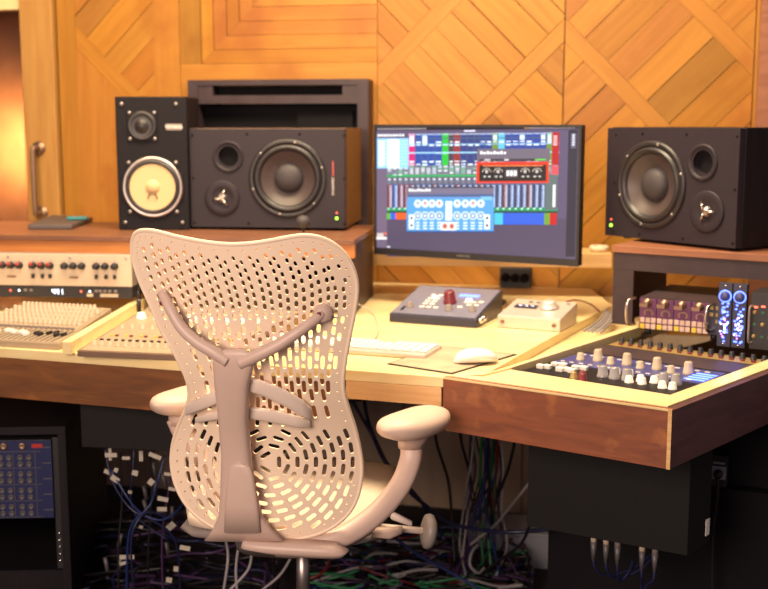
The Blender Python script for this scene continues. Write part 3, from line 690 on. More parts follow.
# screen heights match at both ends: find depths
Hm=.372
def fit(px_t,py_t,px_b,py_b,H):
    lo,hi=1.5,5
    for _ in range(50):
        mid=(lo+hi)/2; h=(D(px_t,py_t,mid)-D(px_b,py_b,mid)).z
        if h<H: lo=mid
        else: hi=mid
    return mid
dl=fit(375,122,374,251.5,Hm); dr_=fit(583,124,581.5,266,Hm)
pb=D(374.5,250.5,dl); pq=D(582,266,dr_); zb_=(pb.z+pq.z)/2
zb_-=.006; Wm=math.hypot(pq.x-pb.x,pq.y-pb.y)*.985
mon=thing('computer_screen','wide black-framed computer screen showing a mixing session, on the desk between the speakers','monitor',(pb.x,pb.y,zb_),ang(pb,pq))
print('monitor',Wm,dl,dr_,zb_, math.degrees(ang(pb,pq)))
m=MB(); m.bx(0,Wm,.0,.03,0,Hm,bev=.003); link('housing', m, M['black'], mon)
m=MB(); bz=.008; cb=.019
m.bx(0,bz,-.004,.0,cb,Hm-bz); m.bx(Wm-bz,Wm,-.004,0,cb,Hm-bz); m.bx(0,Wm,-.004,0,Hm-bz,Hm); m.bx(0,Wm,-.004,0,0,cb); link('bezel', m, M['black'], mon)
text('brand_text','SAMSUNG',.009,M['screw'],mon,Matrix.Translation((Wm*.46,-.0045,.0095))@FRONT)
sc=MB().colors()
def U(x,y):
    u=(x-22)/(700-22); f=max(0,min(1,u)); top=46+8*f; bot=461+37*f; return (bz+u*(Wm-2*bz), Hm-bz-((y-top)/(bot-top))*(Hm-bz-cb))
lay=[0]
def sr(x0,y0,x1,y1,c,k=None):
    """screen rect in photo-zoom coordinates"""
    lay[0]+=1e-6; sc.col=(*[min(1,q*1.06)**1.45 for q in c],1); P=[U(x0,y0),U(x1,y0),U(x1,y1),U(x0,y1)]; y=-.0012-lay[0]
    sc.quad(*[(p[0],y,p[1]) for p in P])
def fullr(c): 
    sc.col=(*[min(1,q*1.06)**1.45 for q in c],1); sc.quad((bz,-.001,Hm-bz),(Wm-bz,-.001,Hm-bz),(Wm-bz,-.001,cb),(bz,-.001,cb))
fullr((.44,.40,.50)); rnd=random.Random(3)
sr(22,48,700,57,(.16,.13,.17)); 
for i in range(22): sr(26+i*8,50,31+i*8,54,(.75,.72,.72))
for i in range(20): sr(530+i*8,50,535+i*8,55,(.85,.7,.5) if i<2 else (.8,.75,.75))
sr(330,59,368,63,(.9,.9,.95)); sr(668,60,697,490,(.20,.21,.30)); sr(676,72,692,122,(.45,.45,.52))
for i in range(5): sr(680,76+i*8,688,80+i*8,(.9,.9,.95))
sr(22,66,60,460,(.50,.45,.53)); sr(60,360,668,492,(.40,.36,.45))
for i in range(9): sr(26+i*11,70,34+i*11,77,(.92,.92,.92))
sr(24,84,138,186,(.62,.80,.97)); sr(62,88,104,184,(.97,.98,1)); sr(30,92,50,180,(.80,.90,1))
for i in range(8): sr(28,92+i*11,56,95+i*11,(.95,.97,1)); sr(108,92+i*11,134,95+i*11,(.72,.85,.95))
cols=[(138,(.80,.12,.52)),(162,(.12,.38,.66)),(184,(.12,.38,.66)),(208,(.12,.38,.66)),(231,(.12,.38,.66)),(256,(.05,.75,.30)),(279,(.35,.30,.36)),(296,(.62,.25,.25)),(319,(.20,.32,.55)),(342,(.20,.32,.55)),(365,(.22,.33,.55)),(385,(.15,.33,.60)),(405,(.15,.33,.6)),(425,(.5,.6,.3)),(445,(.45,.75,.85)),(468,(.15,.35,.65)),(490,(.15,.35,.65)),(512,(.15,.35,.65)),(535,(.15,.35,.65)),(557,(.15,.35,.65)),(580,(.15,.35,.65)),(601,(.5,.6,.3)),(620,(.72,.12,.2)),(641,None)]
for (x,c),(x2,_) in zip(cols,cols[1:]):
    sr(x,68,x2-2,178,c); sr(x,70,x2-2,73,(.75,.8,.85)); sr(x,84,x2-2,87,(.35,.45,.5))
    for yy in (96,106,132,162,172): 
        if rnd.random()<.75: sr(x+3,yy,x2-4,yy+rnd.choice((3,5)),(.88,.92,.95))
    if rnd.random()<.4: sr(x+3,76,x2-5,rnd.choice((92,104)),(.82,.9,.95))
    sr(x,104,x2,107,(.6,.75,.85)); sr(x,132,x2,136,(.7,.85,.9))
sr(138,178,640,208,(.42,.42,.46)); sr(60,186,138,208,(.42,.42,.46))
for (i) in range(29):
    x=60+i*20; c=(.30,.45,.62) if i%4 else (.55,.35,.35)
    if i<4: c=(.62,.32,.34) if i!=1 else (.3,.5,.75)
    sr(x+1,186 if i<4 else 178,x+17,208,(.60,.62,.66))
    for yy in range(180,208,7): sr(x+3,yy if i>=4 else yy+6,x+15,yy+3 if i>=4 else yy+9,rnd.choice([(.9,.9,.9),(.25,.28,.35),(.8,.85,.9),(.3,.75,.5)]))
    sr(x,210,x+20,216,(.08,.72,.42)); sr(x+2,219,x+17,240,(.50,.52,.58)); sr(x+5,222,x+12,226,(.95,.95,.95))
    sr(x+1,243,x+18,322,c); sr(x+3,245,x+7,320,(.15,.15,.2)); sr(x+13,245,x+16,320,(.80,.85,.92))
    hh=rnd.randint(250,300)
    for yy in range(246,320,9): sr(x+8,yy,x+11,yy+3,(.85,.85,.9))
    sr(x,322,x+20,334,(.10,.62,.45)); sr(x+3,324,x+9,328,(.85,.95,.9)); sr(x,334,x+20,340,(.1,.3,.28))
    sr(x+1,340,x+19,360,(.15,.5,.4) if i%2 else (.1,.35,.3))
for x0,x1,c in ((60,74,(.45,.7,.3)),(74,92,(.25,.45,.85)),(92,130,(.9,.45,.2)),(436,464,(.35,.75,.8)),(464,598,(.22,.45,.80)),(598,616,(.5,.65,.25)),(616,638,(.75,.12,.2))): sr(x0,340,x1,362 if x0<400 else 380,c)
sr(618,70,640,178,(.72,.10,.20)); sr(618,180,640,210,(.85,.4,.45)); sr(600,210,638,330,(.45,.5,.5)); sr(624,244,632,320,(.9,.9,.9))
for i in range(5): sr(622,80+i*7,634,83+i*7,(.95,.85,.85))
# red bordered meter window
sr(375,122,612,165,(.50,.47,.52)); 
for i in range(8): sr(386+i*11,130+(i%2)*3,394+i*11,140,(.93,.93,.93))
sr(384,156,600,164,(.30,.28,.3)); sr(400,157,420,162,(.8,.8,.8)); sr(466,157,480,162,(.85,.85,.85)); sr(566,157,600,162,(.5,.8,.4))
sr(374,166,610,238,(.86,.30,.13)); sr(383,176,602,232,(.15,.12,.13)); sr(395,178,590,181,(.95,.6,.4)); sr(468,188,512,222,(.32,.30,.32))
for i in range(3):
    x=474+i*12; sr(x,196,x+9,214,(.95,.97,.97)); sr(x+3,200,x+6,203,(.32,.3,.32)); sr(x+3,207,x+6,210,(.32,.3,.32))
for x in (408,446,534,572):
    for a_ in range(7): t_=math.pi*(.1+.8*a_/6); sr(x-14*math.cos(t_)-1,202-14*math.sin(t_)-1,x-14*math.cos(t_)+2,202-14*math.sin(t_)+2,(.9,.85,.8))
    sr(x-4,194,x+4,204,(.8,.78,.78)); sr(x-10,214,x-2,218,(.85,.85,.85)); sr(x+6,214,x+13,218,(.85,.85,.85))
# blue equaliser window
sr(133,250,434,286,(.52,.50,.58)); sr(133,250,434,254,(.2,.2,.22))
for i in range(8): sr(140+i*10,256+(i%3)*2,147+i*10,266,(.93,.93,.93))
sr(133,276,434,284,(.35,.45,.6)); sr(133,286,434,402,(.42,.66,.86)); sr(133,402,434,407,(.25,.4,.6))
sr(390,284,428,296,(.55,.75,.9))
def disc(x,y,r,c):
    for k in range(5):
        yy=y-r+2*r*(k+.5)/5; hw=math.sqrt(max(0,r*r-(yy-y)**2)); sr(x-hw,yy-r/5-.3,x+hw,yy+r/5+.3,c)
for i,x in enumerate((172,198,222,248,310,338,364,390)):
    disc(x,308,13,(.85,.88,.90)); disc(x,306,5,(.85,.5,.5) if i in(1,3,6) else (.6,.65,.7)); disc(x,350,14,(.80,.86,.93)); disc(x,350,9,(.45,.55,.70)); disc(x,350,4,(.93,.95,.97))
    for yy in (372,382,392): sr(x-7,yy,x+7,yy+4,(.92,.95,.98))
sr(270,300,292,366,(.88,.93,.97)); 
for yy in range(306,360,9): sr(274,yy,288,yy+3,(.5,.6,.7))
sr(254,372,306,400,(.93,.86,.84)); disc(268,386,8,(.75,.45,.40)); disc(292,386,8,(.75,.45,.40))
for x in (150,412): sr(x-9,346,x+9,396,(.93,.94,.95)); disc(x,358,5,(.3,.4,.45)); disc(x,383,5,(.2,.3,.35))
sr(24,410,48,432,(.80,.75,.72)); sr(22,424,60,432,(.9,.88,.86)); sr(52,408,60,416,(.9,.5,.3)); sr(62,456,72,460,(.9,.9,.9))
link('display', sc, M['coat'], mon, fix=False)
m=MB(); m.bx(Wm*.42,Wm*.58,.0305,.05,.13,.25,bev=.002); m.bx(Wm*.46,Wm*.52,.0505,.30,.16,.20,bev=.002); link('mounting_arm', m, M['black'], mon)
# ================================================================= left console
def rowknobs(parent, name, mk, mats, pts, rot=None):
    """first knob built, the rest copied"""
    o=None; 
    for i,p in enumerate(pts):
        if o is None: o=link(name, mk(), mats, parent); o.location=p; 
        else: cp(o, p, parent)
        if rot is not None and o.location is not None: pass
def knob(r,h,cap=None,r2=None):
    def f():
        m=MB(); r3=r2 or r*.82; m.lathe([(r*1.1,0),(r*1.1,h*.18),(r,h*.22),(r3,h*.92),(r3*.85,h),(0,h)],n=14)
        m.box((0,r3*.55,h+.0003),(r3*.22,r3*.8,.0008)) if not cap else None
        if cap: m.mi=1; m.lathe([(r3*.8,h+.0002),(r3*.75,h*1.12),(0,h*1.14)],n=12)
        return m
    return f
# ivory preamp panel facing the chair
q0=D(0,285,3.16); q1=D(138,286,3.12); rzc=ang(q0,q1); q0=q0+(q0-q1).normalized()*.3; 
LX=lambda px: (px/ (1150/3.14)) + .3
rk=thing('rack_preamplifier','ivory rack preamplifier with red-capped knobs under the left bridge shelf','rack unit',(q0.x,q0.y,.8345),rzc)
m=MB(); Wk=LX(138)-.0; m.bx(0,Wk,.004,.20,0,.088,bev=.001); link('case', m, M['grey'], rk)
m=MB(); m.bx(0,Wk,-.001,.0038,0,.088,bev=.001); link('face_plate', m, M['offw'], rk)
rot90=(R_(90),0,0)
def facekn(parent,name,mk,mats,pts):
    o=None
    for p in pts:
        if o is None: o=link(name,mk(),mats,parent); o.location=p; o.rotation_euler=rot90
        else: cp(o,p,parent)
KX=[4,13,22,36,45,54,69,78,87,102,111,121]
facekn(rk,'knob',knob(.0095,.018),M['black'],[(LX(x),-.001,.056) for x in KX]+[(LX(4)-.08-i*.025,-.001,.056) for i in range(3)])
facekn(rk,'knob_cap',knob(.005,.004),M['red'],[(LX(x),-.020,.062) for x in KX[:6]])
facekn(rk,'toggle_switch',lambda: MB().box((0,0,.005),(.007,.012,.010),bev=.001),M['black'],[(LX(x),-.001,.027) for x in (36,46,54,102,112,121)])
facekn(rk,'label_strip',lambda: MB().box((0,0,.0004),(.026,.006,.0008)),M['bronze'],[(LX(x),-.001,.024) for x in (13,78)])
pt=MB().colors()
for x in KX:
    for k in range(7):
        a=R_(-40+k*43); c=(LX(x)+.0155*math.cos(a),.056+.0155*math.sin(a)); pt.col=(.15,.08,.07,1); pt.box((c[0],-.0012,c[1]),(.0016,.0004,.0016))
link('dial_marks',pt,M['paint'],rk)
m=MB(); 
for x in (10,75,133): m.lathe([(.004,0),(.003,.002),(0,.002)],(LX(x),-.001,.079),'y-',n=8)
link('screws',m,M['screw'],rk)
# dark clock strip with lit digits
ck=thing('clock_unit','thin black rack unit with lit blue-white digits 441 below the ivory preamplifier','rack unit',(q0.x,q0.y,.8015),rzc)
m=MB(); m.bx(0,Wk,0,.18,0,.0325,bev=.001); link('case', m, M['black'], ck)
facekn(ck,'indicator_light',lambda: MB().lathe([(.0028,0),(.0025,.002),(0,.003)],n=10),M['ledw'],[(LX(x),0,.018) for x in (20,94)])
facekn(ck,'red_indicator',lambda: MB().lathe([(.0028,0),(.0025,.002),(0,.003)],n=10),M['ledr'],[(LX(x),0,.018) for x in (11,85)])
facekn(ck,'button',lambda: MB().box((0,0,.002),(.008,.006,.004)),M['grey'],[(LX(x),0,.02) for x in (27,33,101,105,110,115,121)])
facekn(ck,'label_plate',lambda: MB().box((0,0,.0004),(.018,.009,.0008)),M['offw'],[(LX(x),0,.008) for x in (94,108,114,120)])
m=MB(); SEG={'4':'bcfg','1':'bc'}
def digit(m,ch,x,z,w,h,y=-.0009,t=.0018):
    S={'4':'fgbc','1':'bc','0':'abcdef'}[ch]
    P={'a':(x+w/2,z+h,w,t),'d':(x+w/2,z,w,t),'g':(x+w/2,z+h/2,w,t),'b':(x+w,z+h*.75,t,h/2),'c':(x+w,z+h*.25,t,h/2),'f':(x,z+h*.75,t,h/2),'e':(x,z+h*.25,t,h/2)}
    for s in S: a,b,c,d=P[s]; m.box((a,y,b),(c,.0008,d))
for i,ch in enumerate('441'): digit(m,ch,LX(55)+i*.011,.0095,.0065,.014)
link('digit_display',m,M['ledw'],ck)
# mixer body: slopes to the front
def at_ (px,py,z): return Z(px,py,z)
mA=at_(-60,337,.775); mB_=at_(59,344,.775); mC=at_(137,300.5,.80); mD=at_(-60,300,.80)
mx=thing('mixing_console','large grey-beige mixing console crowded with ivory knobs at the left end','mixer',(mA.x,mA.y,DZ),ang(mA,mB_))
mi=inv_of(mx); a_,b_,c_,d_=[mi@p for p in (mA,mB_,mC,mD)]
m=MB(); yb=min(c_.y,d_.y)-.002; slope=(c_.z-b_.z)/(yb-0)
zt=lambda p: .015+ max(0,p[1])*.025/yb
m.prism([(0,0),(b_.x,0),(c_.x,yb),(d_.x*0,yb)], .0005, zt, bev=.001); link('body', m, M['mixp'], mx)
mwid=lambda y: b_.x+(c_.x-b_.x)*y/yb
m=MB(); m.prism([(0.003,.004),(b_.x-.004,.004),(c_.x-.008,yb-.004),(.003,yb-.004)], lambda p: zt(p)+.0003, lambda p: zt(p)+.0015); link('top_panel', m, M['mixp'], mx)
pts=[]; cap=[]
ny=5
for r_ in range(ny):
    y=yb*(.46+.115*r_); wd=mwid(y)-.015; n=20
    for i in range(n): pts.append((.012+wd*(i+.5)/n*.985, y, zt((0,y))+.0015))
rowknobs(mx,'knob',knob(.0055,.013),[M['ivk']],pts[:98])
pts=[]; 
for i in range(20):
    y=yb*.34; pts.append((.012+(mwid(y)-.015)*(i+.5)/20*.98, y, zt((0,y))+.0015))
rowknobs(mx,'channel_button',lambda: MB().box((0,0,.003),(.009,.009,.006),bev=.001),[M['grey']],pts)
sl=MB(); pts=[]
for i in range(20):
    y=yb*.17; x=.012+(mwid(y)-.015)*(i+.5)/20*.98; sl.box((x,y,zt((0,y))+.0016),(.0045,yb*.28,.0006),rx=math.atan(.025/yb)); pts.append((x, yb*(.10+.14*random.random()), zt((0,yb*.17))+.002))
link('fader_slots',sl,M['black'],mx)
rowknobs(mx,'fader_cap',lambda: MB().box((0,0,.004),(.0085,.017,.008),bev=.0015),[M['white']],pts[:14]); rowknobs(mx,'dark_fader_cap',lambda: MB().box((0,0,.004),(.0085,.017,.008),bev=.0015),[M['black']],pts[14:])
# wood divider next to it
m=MB(); a=Z(62,346,DZ+.02); b=Z(142,299,DZ+.02); d=(b-a).normalized(); n=Vector((d.y,-d.x,0)); m.prism([xy(a),xy(b),xy(b+n*.022),xy(a+n*.022)],DZ+.0005,DZ+.03,bev=.001); solo('wood_divider', m, M['ply'],'pale wooden strip dividing the large console from the small mixer','divider')
# small mixer right of divider
sA=Z(72,350,.775); sB=Z(212,356,.775); sC=Z(240,312,.79); sD=Z(142,309,.79)
sx=thing('compact_mixer','compact mixer with rows of ivory and coloured buttons between the large console and the chair','mixer',(sA.x,sA.y,DZ),ang(sA,sB)); mi=inv_of(sx); bb=mi@sB; cc=mi@sC; dd=mi@sD; yb2=min(cc.y,dd.y)
m=MB(); zt2=lambda p:.014+max(0,p[1])*.05/yb2*.5; 
mixd=(mi@(b+n*.022+d*0)); sx0=dd.x+.02
poly=[(0.012,0),(bb.x,0),(bb.x+.08,yb2),(sx0,yb2)]
m.prism(poly,.0005,zt2,bev=.001); link('body', m, M['bronze'], sx)
m=MB(); m.prism([(.018,.004),(bb.x-.003,.004),(bb.x+.07,yb2-.004),(sx0+.006,yb2-.004)],lambda p: zt2(p)+.0003,lambda p: zt2(p)+.0014); link('top_panel', m, M['mixp'], sx)
def grid(y,n,x1=None): 
    xs=.012+(sx0-.012)*y/yb2+.012; xe=(x1 or bb.x)+.06*y/yb2-.008; return [(xs+(xe-xs)*(i+.5)/n, y, zt2((0,y))+.0013) for i in range(n)]
rowknobs(sx,'knob',knob(.0055,.011),[M['ivk']],grid(yb2*.10,16)+grid(yb2*.45,13))
rowknobs(sx,'dark_button',lambda: MB().box((0,0,.002),(.007,.006,.004)),[M['black']],grid(yb2*.20,18)); rowknobs(sx,'yellow_button',lambda: MB().box((0,0,.002),(.007,.006,.004)),[M['yellow']],grid(yb2*.29,9)); rowknobs(sx,'wine_button',lambda: MB().box((0,0,.002),(.007,.006,.004)),[M['darkred']],[(p[0]+.012,p[1],p[2]) for p in grid(yb2*.29,9)])
rowknobs(sx,'large_knob',knob(.012,.016),[M['white']],grid(yb2*.68,8)); rowknobs(sx,'small_knob',knob(.005,.014),[M['bronze']],grid(yb2*.86,9))
# plug standing behind compact mixer
pp=Z(138,310,.79); m=MB(); pp=D(139,312,2.95); m.cyl(pp,pp+UPV*.035,.006,n=10); m.cyl(pp+UPV*.035,pp+UPV*.055,.0045,.003,n=8)
m.tube([pp+UPV*.055,pp+UPV*.075+CR*.01,pp+UPV*.07+CR*.04,pp+UPV*.04+CR*.07+CF*.03,pp+CR*.08+CF*.05],.003); m.cyl((pp.x,pp.y,DZ+.03),(pp.x,pp.y,pp.z),.004,n=8); solo('jack_plug', m, M['black'],'black jack plug and cable standing behind the compact mixer','plug')
# ================================================================= centre desk items
def kit(name,label,cat,a,b,z=DZ,base=None):
    p=Z(*a,z); q=Z(*b,z); t=thing(name,label,cat,(p.x,p.y,DZ+.0005),ang(p,q)); return t,(q-p).length
# monitor controller: wedge
t,Wd=kit('monitor_controller','slate-blue wedge-shaped studio monitor controller with white buttons and a wine-red knob','controller',(389,322),(479,326.5)); t.rotation_euler=(0,0,t.rotation_euler.z-R_(7))
dpt=.225; h0=.022; h1=.070
m=MB(); m.prism([(0,0),(Wd,0),(Wd+.0,dpt),(0,dpt)],.0,lambda p: h0+(h1-h0)*p[1]/dpt,bev=.003); link('body', m, M['slate'], t)
sl_=math.atan((h1-h0)/dpt); TP=Matrix.Translation((0,0,h0))@Matrix.Rotation(sl_,4,'X')
m=MB(); m.M=TP; m.bx(.004,Wd-.004,.006,dpt-.006,.0002,.0018,bev=.0006); link('top_panel', m, M['slatetop'], t)
def onslope(name,mk,mats,pts):
    o=None
    for (x,y) in pts:
        p=TP@Vector((x,y,.0018))
        if o is None: o=link(name,mk(),mats,t); o.location=p; o.rotation_euler=(sl_,0,0)
        else: cp(o,p,t)
onslope('main_knob',knob(.0165,.034),[M['darkred']],[(Wd*.56,.10)])
onslope('grey_knob',knob(.010,.014),[M['grey']],[(Wd*.88,.055),(Wd*.62,.05),(Wd*.16,.055)])
onslope('button',lambda: MB().box((0,0,.0018),(.014,.009,.0036),bev=.001),[M['white']],[(Wd*fx,y) for fx,y in ((.30,.12),(.38,.12),(.30,.10),(.38,.10),(.46,.145),(.38,.145),(.30,.08),(.38,.08),(.30,.055),(.38,.055),(.46,.055),(.74,.11),(.82,.11),(.80,.09),(.88,.09),(.74,.13),(.90,.115),(.72,.07),(.3,.145))])
onslope('lit_button',lambda: MB().box((0,0,.0018),(.014,.008,.0036)),[M['ledw']],[(Wd*.74,.128),(Wd*.34,.128)])
onslope('display',lambda: MB().box((0,0,.001),(.055,.012,.002)),[M['ledb']],[(Wd*.70,.160)])
onslope('slot',lambda: MB().box((0,0,.001),(.006,.026,.002)),[M['blackm']],[(Wd*.1,.04)])
m=MB()
for i in range(6): m.cyl((.12+i*.023,dpt,.03),(.12+i*.023,dpt+.03,.032),.008,n=10)
link('rear_plugs', m, M['black'], t)
m=MB(); m.cyl((Wd-.001,.02,.017),(Wd+.012,.015,.017),.007,n=12); m.cyl((Wd-.001,.045,.020),(Wd+.012,.04,.018),.007,n=12); link('side_jack', m, M['chrome'], t)
ctrl=t
# audio interface
t,Wd=kit('audio_interface','silver desktop audio interface with one big dial, right of the slate controller','audio interface',(497,327.5),(560,332.5))
dp=.155
m=MB(); m.prism([(0,0),(Wd,0),(Wd,dp),(0,dp)],.0,lambda p:.032+.022*p[1]/dp,bev=.003); link('body', m, M['silver'], t)
TP=Matrix.Translation((0,0,.032))@Matrix.Rotation(math.atan(.022/dp),4,'X'); sl_=math.atan(.022/dp)
onslope('volume_dial',lambda: MB().lathe([(.026,0),(.026,.003),(.020,.004),(.019,.016),(.016,.018),(0,.018)],n=28),[M['silver']],[(Wd*.66,.09)])
onslope('screen',lambda: MB().box((0,0,.0005),(.060,.026,.001)),[M['slate']],[(Wd*.30,.085)])
onslope('marking',lambda: MB().box((0,0,.0008),(.008,.003,.0006)),[M['ledw']],[(Wd*.20,.088),(Wd*.30,.088),(Wd*.40,.088)])
onslope('small_button',lambda: MB().box((0,0,.001),(.010,.006,.002)),[M['grey']],[(Wd*.30,.125),(Wd*.42,.125),(Wd*.9,.13)])
m=MB(); 
for x in (.014,Wd-.016): m.lathe([(.006,0),(.0055,.003),(.003,.003),(.003,.001),(0,.001)],(x,0,.016),'y-',n=12)
link('front_jack', m, M['bronze'], t)
# keyboard
ka=Z(330,353,DZ); kb=Z(425,360,DZ); kc=Z(447,346,DZ)
t=thing('keyboard','white slim computer keyboard lying between the chair and the mouse mat','keyboard',(ka.x-.19*math.cos(ang(ka,kb)),ka.y-.19*math.sin(ang(ka,kb)),DZ+.0005),ang(ka,kb)); Wk2=.19+(kb-ka).length; Dk=.128
m=MB(); m.bx(0,Wk2,0,Dk,0,.010,bev=.003); link('body', m, M['silver'], t)
pts=[]; 
kx=lambda i: .006+(Wk2-.012)*(i+.5)/20
rowknobs(t,'key',lambda: MB().box((0,0,.0016),((Wk2-.012)/20-.0025,.0175,.0032),bev=.0008),[M['white']],[(kx(i),.014+.0205*j,.0102) for j in range(1,6) for i in range(20) if not (j==5 and i in(13,14))]+[])
rowknobs(t,'space_bar',lambda: MB().box((0,0,.0016),(.10,.0155,.0032),bev=.0008),[M['white']],[(Wk2*.42,.014,.0102)]); 
# mat + mouse
P=[Z(387,364.5,DZ),Z(452,374.5,DZ),Z(517,355,DZ),Z(440,346,DZ)]
m=MB(); m.prism([xy(p) for p in P],DZ+.0004,DZ+.002); mp_=thing('mouse_mat','brown printed mouse mat with a black edge in front of the keyboard','mouse mat',(P[0].x,P[0].y,DZ)); link('edge', m, M['black'], mp_, inv_of(mp_))
cen=sum(P,Vector())/4; P2=[cen+(p-cen)*.955 for p in P]; m=MB(); m.prism([xy(p) for p in P2],DZ+.0021,DZ+.0026); link('printed_surface', m, M['mat'], mp_, inv_of(mp_))
c=Z(476,358,DZ+.012); m=MB(); f=Vector((.80,.6,0)); f=Vector((math.cos(R_(12)),math.sin(R_(12)),0)); s=Vector((-f.y,f.x,0)); secs=[]
for k in range(11):
    u=-1+k*.2; w1=max(.03,1-abs(u)**2.6)**.5; hh=.015*w1; secs.append((Vector((c.x,c.y,DZ+.003+hh))+f*(u*.050), s*(.031*w1), UPV*hh))
m.loft(secs,n=20,pw=2.2); solo('computer_mouse', m, M['white'],'white computer mouse resting on the brown mat','mouse',base=(c.x,c.y,DZ+.0028))
# wall outlet under the screen
s0_,z0_=Wp(517,275); m=MB(); m.M=WM; m.bx(s0_-.05,s0_+.05,-.055,-.016,z0_-.035,z0_+.03,bev=.003); ob=thing('power_outlet','black power outlet box with plugs on the wall under the screen','outlet',WM@Vector((s0_,-.016,z0_-.035))); link('box',m,M['black'],ob,inv_of(ob))
for i in (-1,0,1): m=MB(); m.M=WM; m.cyl((s0_+i*.03,-.055,z0_),(s0_+i*.03,-.085,z0_),.013,n=12); link('plug',m,M['blackm'],ob,inv_of(ob))
# ================================================================= right stand
r0=Z(617,327,DZ); r0=Z(614,245,SZ); SA=R_(-34)
rs=thing('speaker_stand_shelf','dark taupe open shelf unit with reddish plank top on the right wing','shelf unit',(r0.x,r0.y,DZ+.006),SA); Hs=SZ-DZ-.006; Ws=.85
m=MB(); m.bx(-.005,Ws,-.004,.36,Hs-.018,Hs,bev=.0015); link('top_plank', m, M['capwood'], rs)
m=MB(); m.bx(0,Ws,0,.018,Hs-.062,Hs-.0185); link('front_rail', m, M['stand'], rs)
m=MB(); m.bx(0,.055,0,.018,0,Hs-.0625); m.bx(0,.018,.018,.34,0,Hs-.0185); link('side_panel', m, M['stand'], rs)
m=MB(); m.bx(Ws-.018,Ws,0,.34,0,Hs-.019); link('side_panel', m, M['stand'], rs)
pr0=Z(604,238,SZ)
spR=monitor_speaker('charcoal speaker lying on its side on the reddish plank of the right shelf',(pr0.x,pr0.y,SZ+.0008),R_(-54),W=.43,H=.297,Dp=.33,flip=True)
# -- four channel purple rack
GZ=DZ-.055
u0=Z(640,331,.775); 
u=thing('purple_rack_unit','purple four-channel rack unit with brown knobs and yellow buttons under the right shelf','rack unit',(u0.x-.006,u0.y,.781),R_(-30)); Wu=.168; Hu=.080
for fx_,fy_ in ((.02,.02),(.18,.02),(.02,.24),(.18,.24)): m=MB(); m.cyl((fx_,fy_,-.0145),(fx_,fy_,0),.008,n=10); link('foot',m,M['black'],u)
m=MB(); m.bx(.002,.200,.004,.26,0,Hu-.002); link('case', m, M['stand'], u)
for i in range(4):
    x0=.004+i*Wu/4; m=MB(); m.bx(x0,x0+Wu/4-.0015,0,.0038,.002,Hu-.004,bev=.0008); mo=link('channel_module', m, M['purple'], u)
    m=MB(); m.lathe([(.011,0),(.0105,.006),(.007,.007),(.0065,.014),(0,.014)],(x0+.019,-.0002,.066),'y-',n=16); m.box((x0+.013,-.012,.061),(.020,.006,.008)); link('knob', m, M['bronze'], mo)
    m=MB(); 
    for k in range(8): a=R_(-30+k*34); m.box((x0+.022+.010*math.cos(a),-.0005,.041+.008*math.sin(a)),(.004,.001,.003))
    link('printed_legend', m, M['gold'], mo)
    for r_,z in enumerate((.0235,.0085)):
        for k in range(3):
            m=MB(); m.box((x0+.008+k*.0135,-.002,z),(.0115,.004,.012),bev=.001); link('button', m, M['yellow'] if (r_==1 and k==0) else (M['pinkw']), mo)
m=MB(); m.bx(Wu+.001,.200,0,.0038,.002,Hu-.004,bev=.0008); link('side_module', m, M['slate'], u)
m=MB(); 
for (x,z) in ((.178,.066),(.192,.066),(.178,.05),(.192,.034),(.192,.05)): m.box((x,-.0015,z),(.008,.003,.008))
link('side_buttons', m, M['gold'], u)
for x in (-.012,Wu+.012):
    m=MB(); m.tube([(x+.004,0,.075),(x-.004,-.022,.073),(x-.008,-.028,.06),(x-.008,-.028,.03),(x-.004,-.022,.014),(x+.004,0,.012)],.0038,n=8); link('handle', m, M['chrome'], u)
# lit twin modules
l0=Z(716,342,.775)
for i in range(2):
    lt=thing('lit_module',['tall dark module of glowing blue lights, left of the pair beside the purple unit','tall dark module of glowing blue lights, right of the pair beside the black unit'][i],'rack module',(l0.x+math.cos(R_(-30))*.033*i,l0.y+math.sin(R_(-30))*.033*i-.004,.7665),R_(-30),'blue lit modules')
    m=MB(); m.bx(0,.031,0,.02,0,.148,bev=.001); link('case', m, M['slate'], lt)
    m=MB(); m.lathe([(.011,0),(.0105,.010),(.008,.012),(0,.012)],(.0155,0,.118),'y-',n=18); link('knob', m, M['blue'], lt)
    m=MB(); m.lathe([(.0145,.0),(.0145,.001),(.012,.001),(.012,0)],(.0155,0,.118),'y-',n=20); link('light_ring', m, M['ledb'], lt)
    rr=random.Random(i)
    m=MB()
    for k in range(26): m.box((.006+rr.random()*.019,-.001,.012+rr.random()*.092),(.0045,.002,.0035))
    link('blue_lights', m, M['ledb'], lt)
    m=MB()
    for k in range(9): m.box((.006+rr.random()*.019,-.0015,.012+rr.random()*.075),(.003,.002,.003))
    link('light_pattern', m, M['ledw'], lt); 
    m=MB()
    for k in range(6): m.box((.008+rr.random()*.01,-.0015,.02+rr.random()*.05),(.003,.002,.003))
    link('violet_lights', m, M['ledp'], lt)
    for z in (.006,.142): m=MB(); m.lathe([(.003,0),(.0025,.002),(0,.002)],(.0155,0,z),'y-',n=8); link('screw', m, M['chrome'], lt)
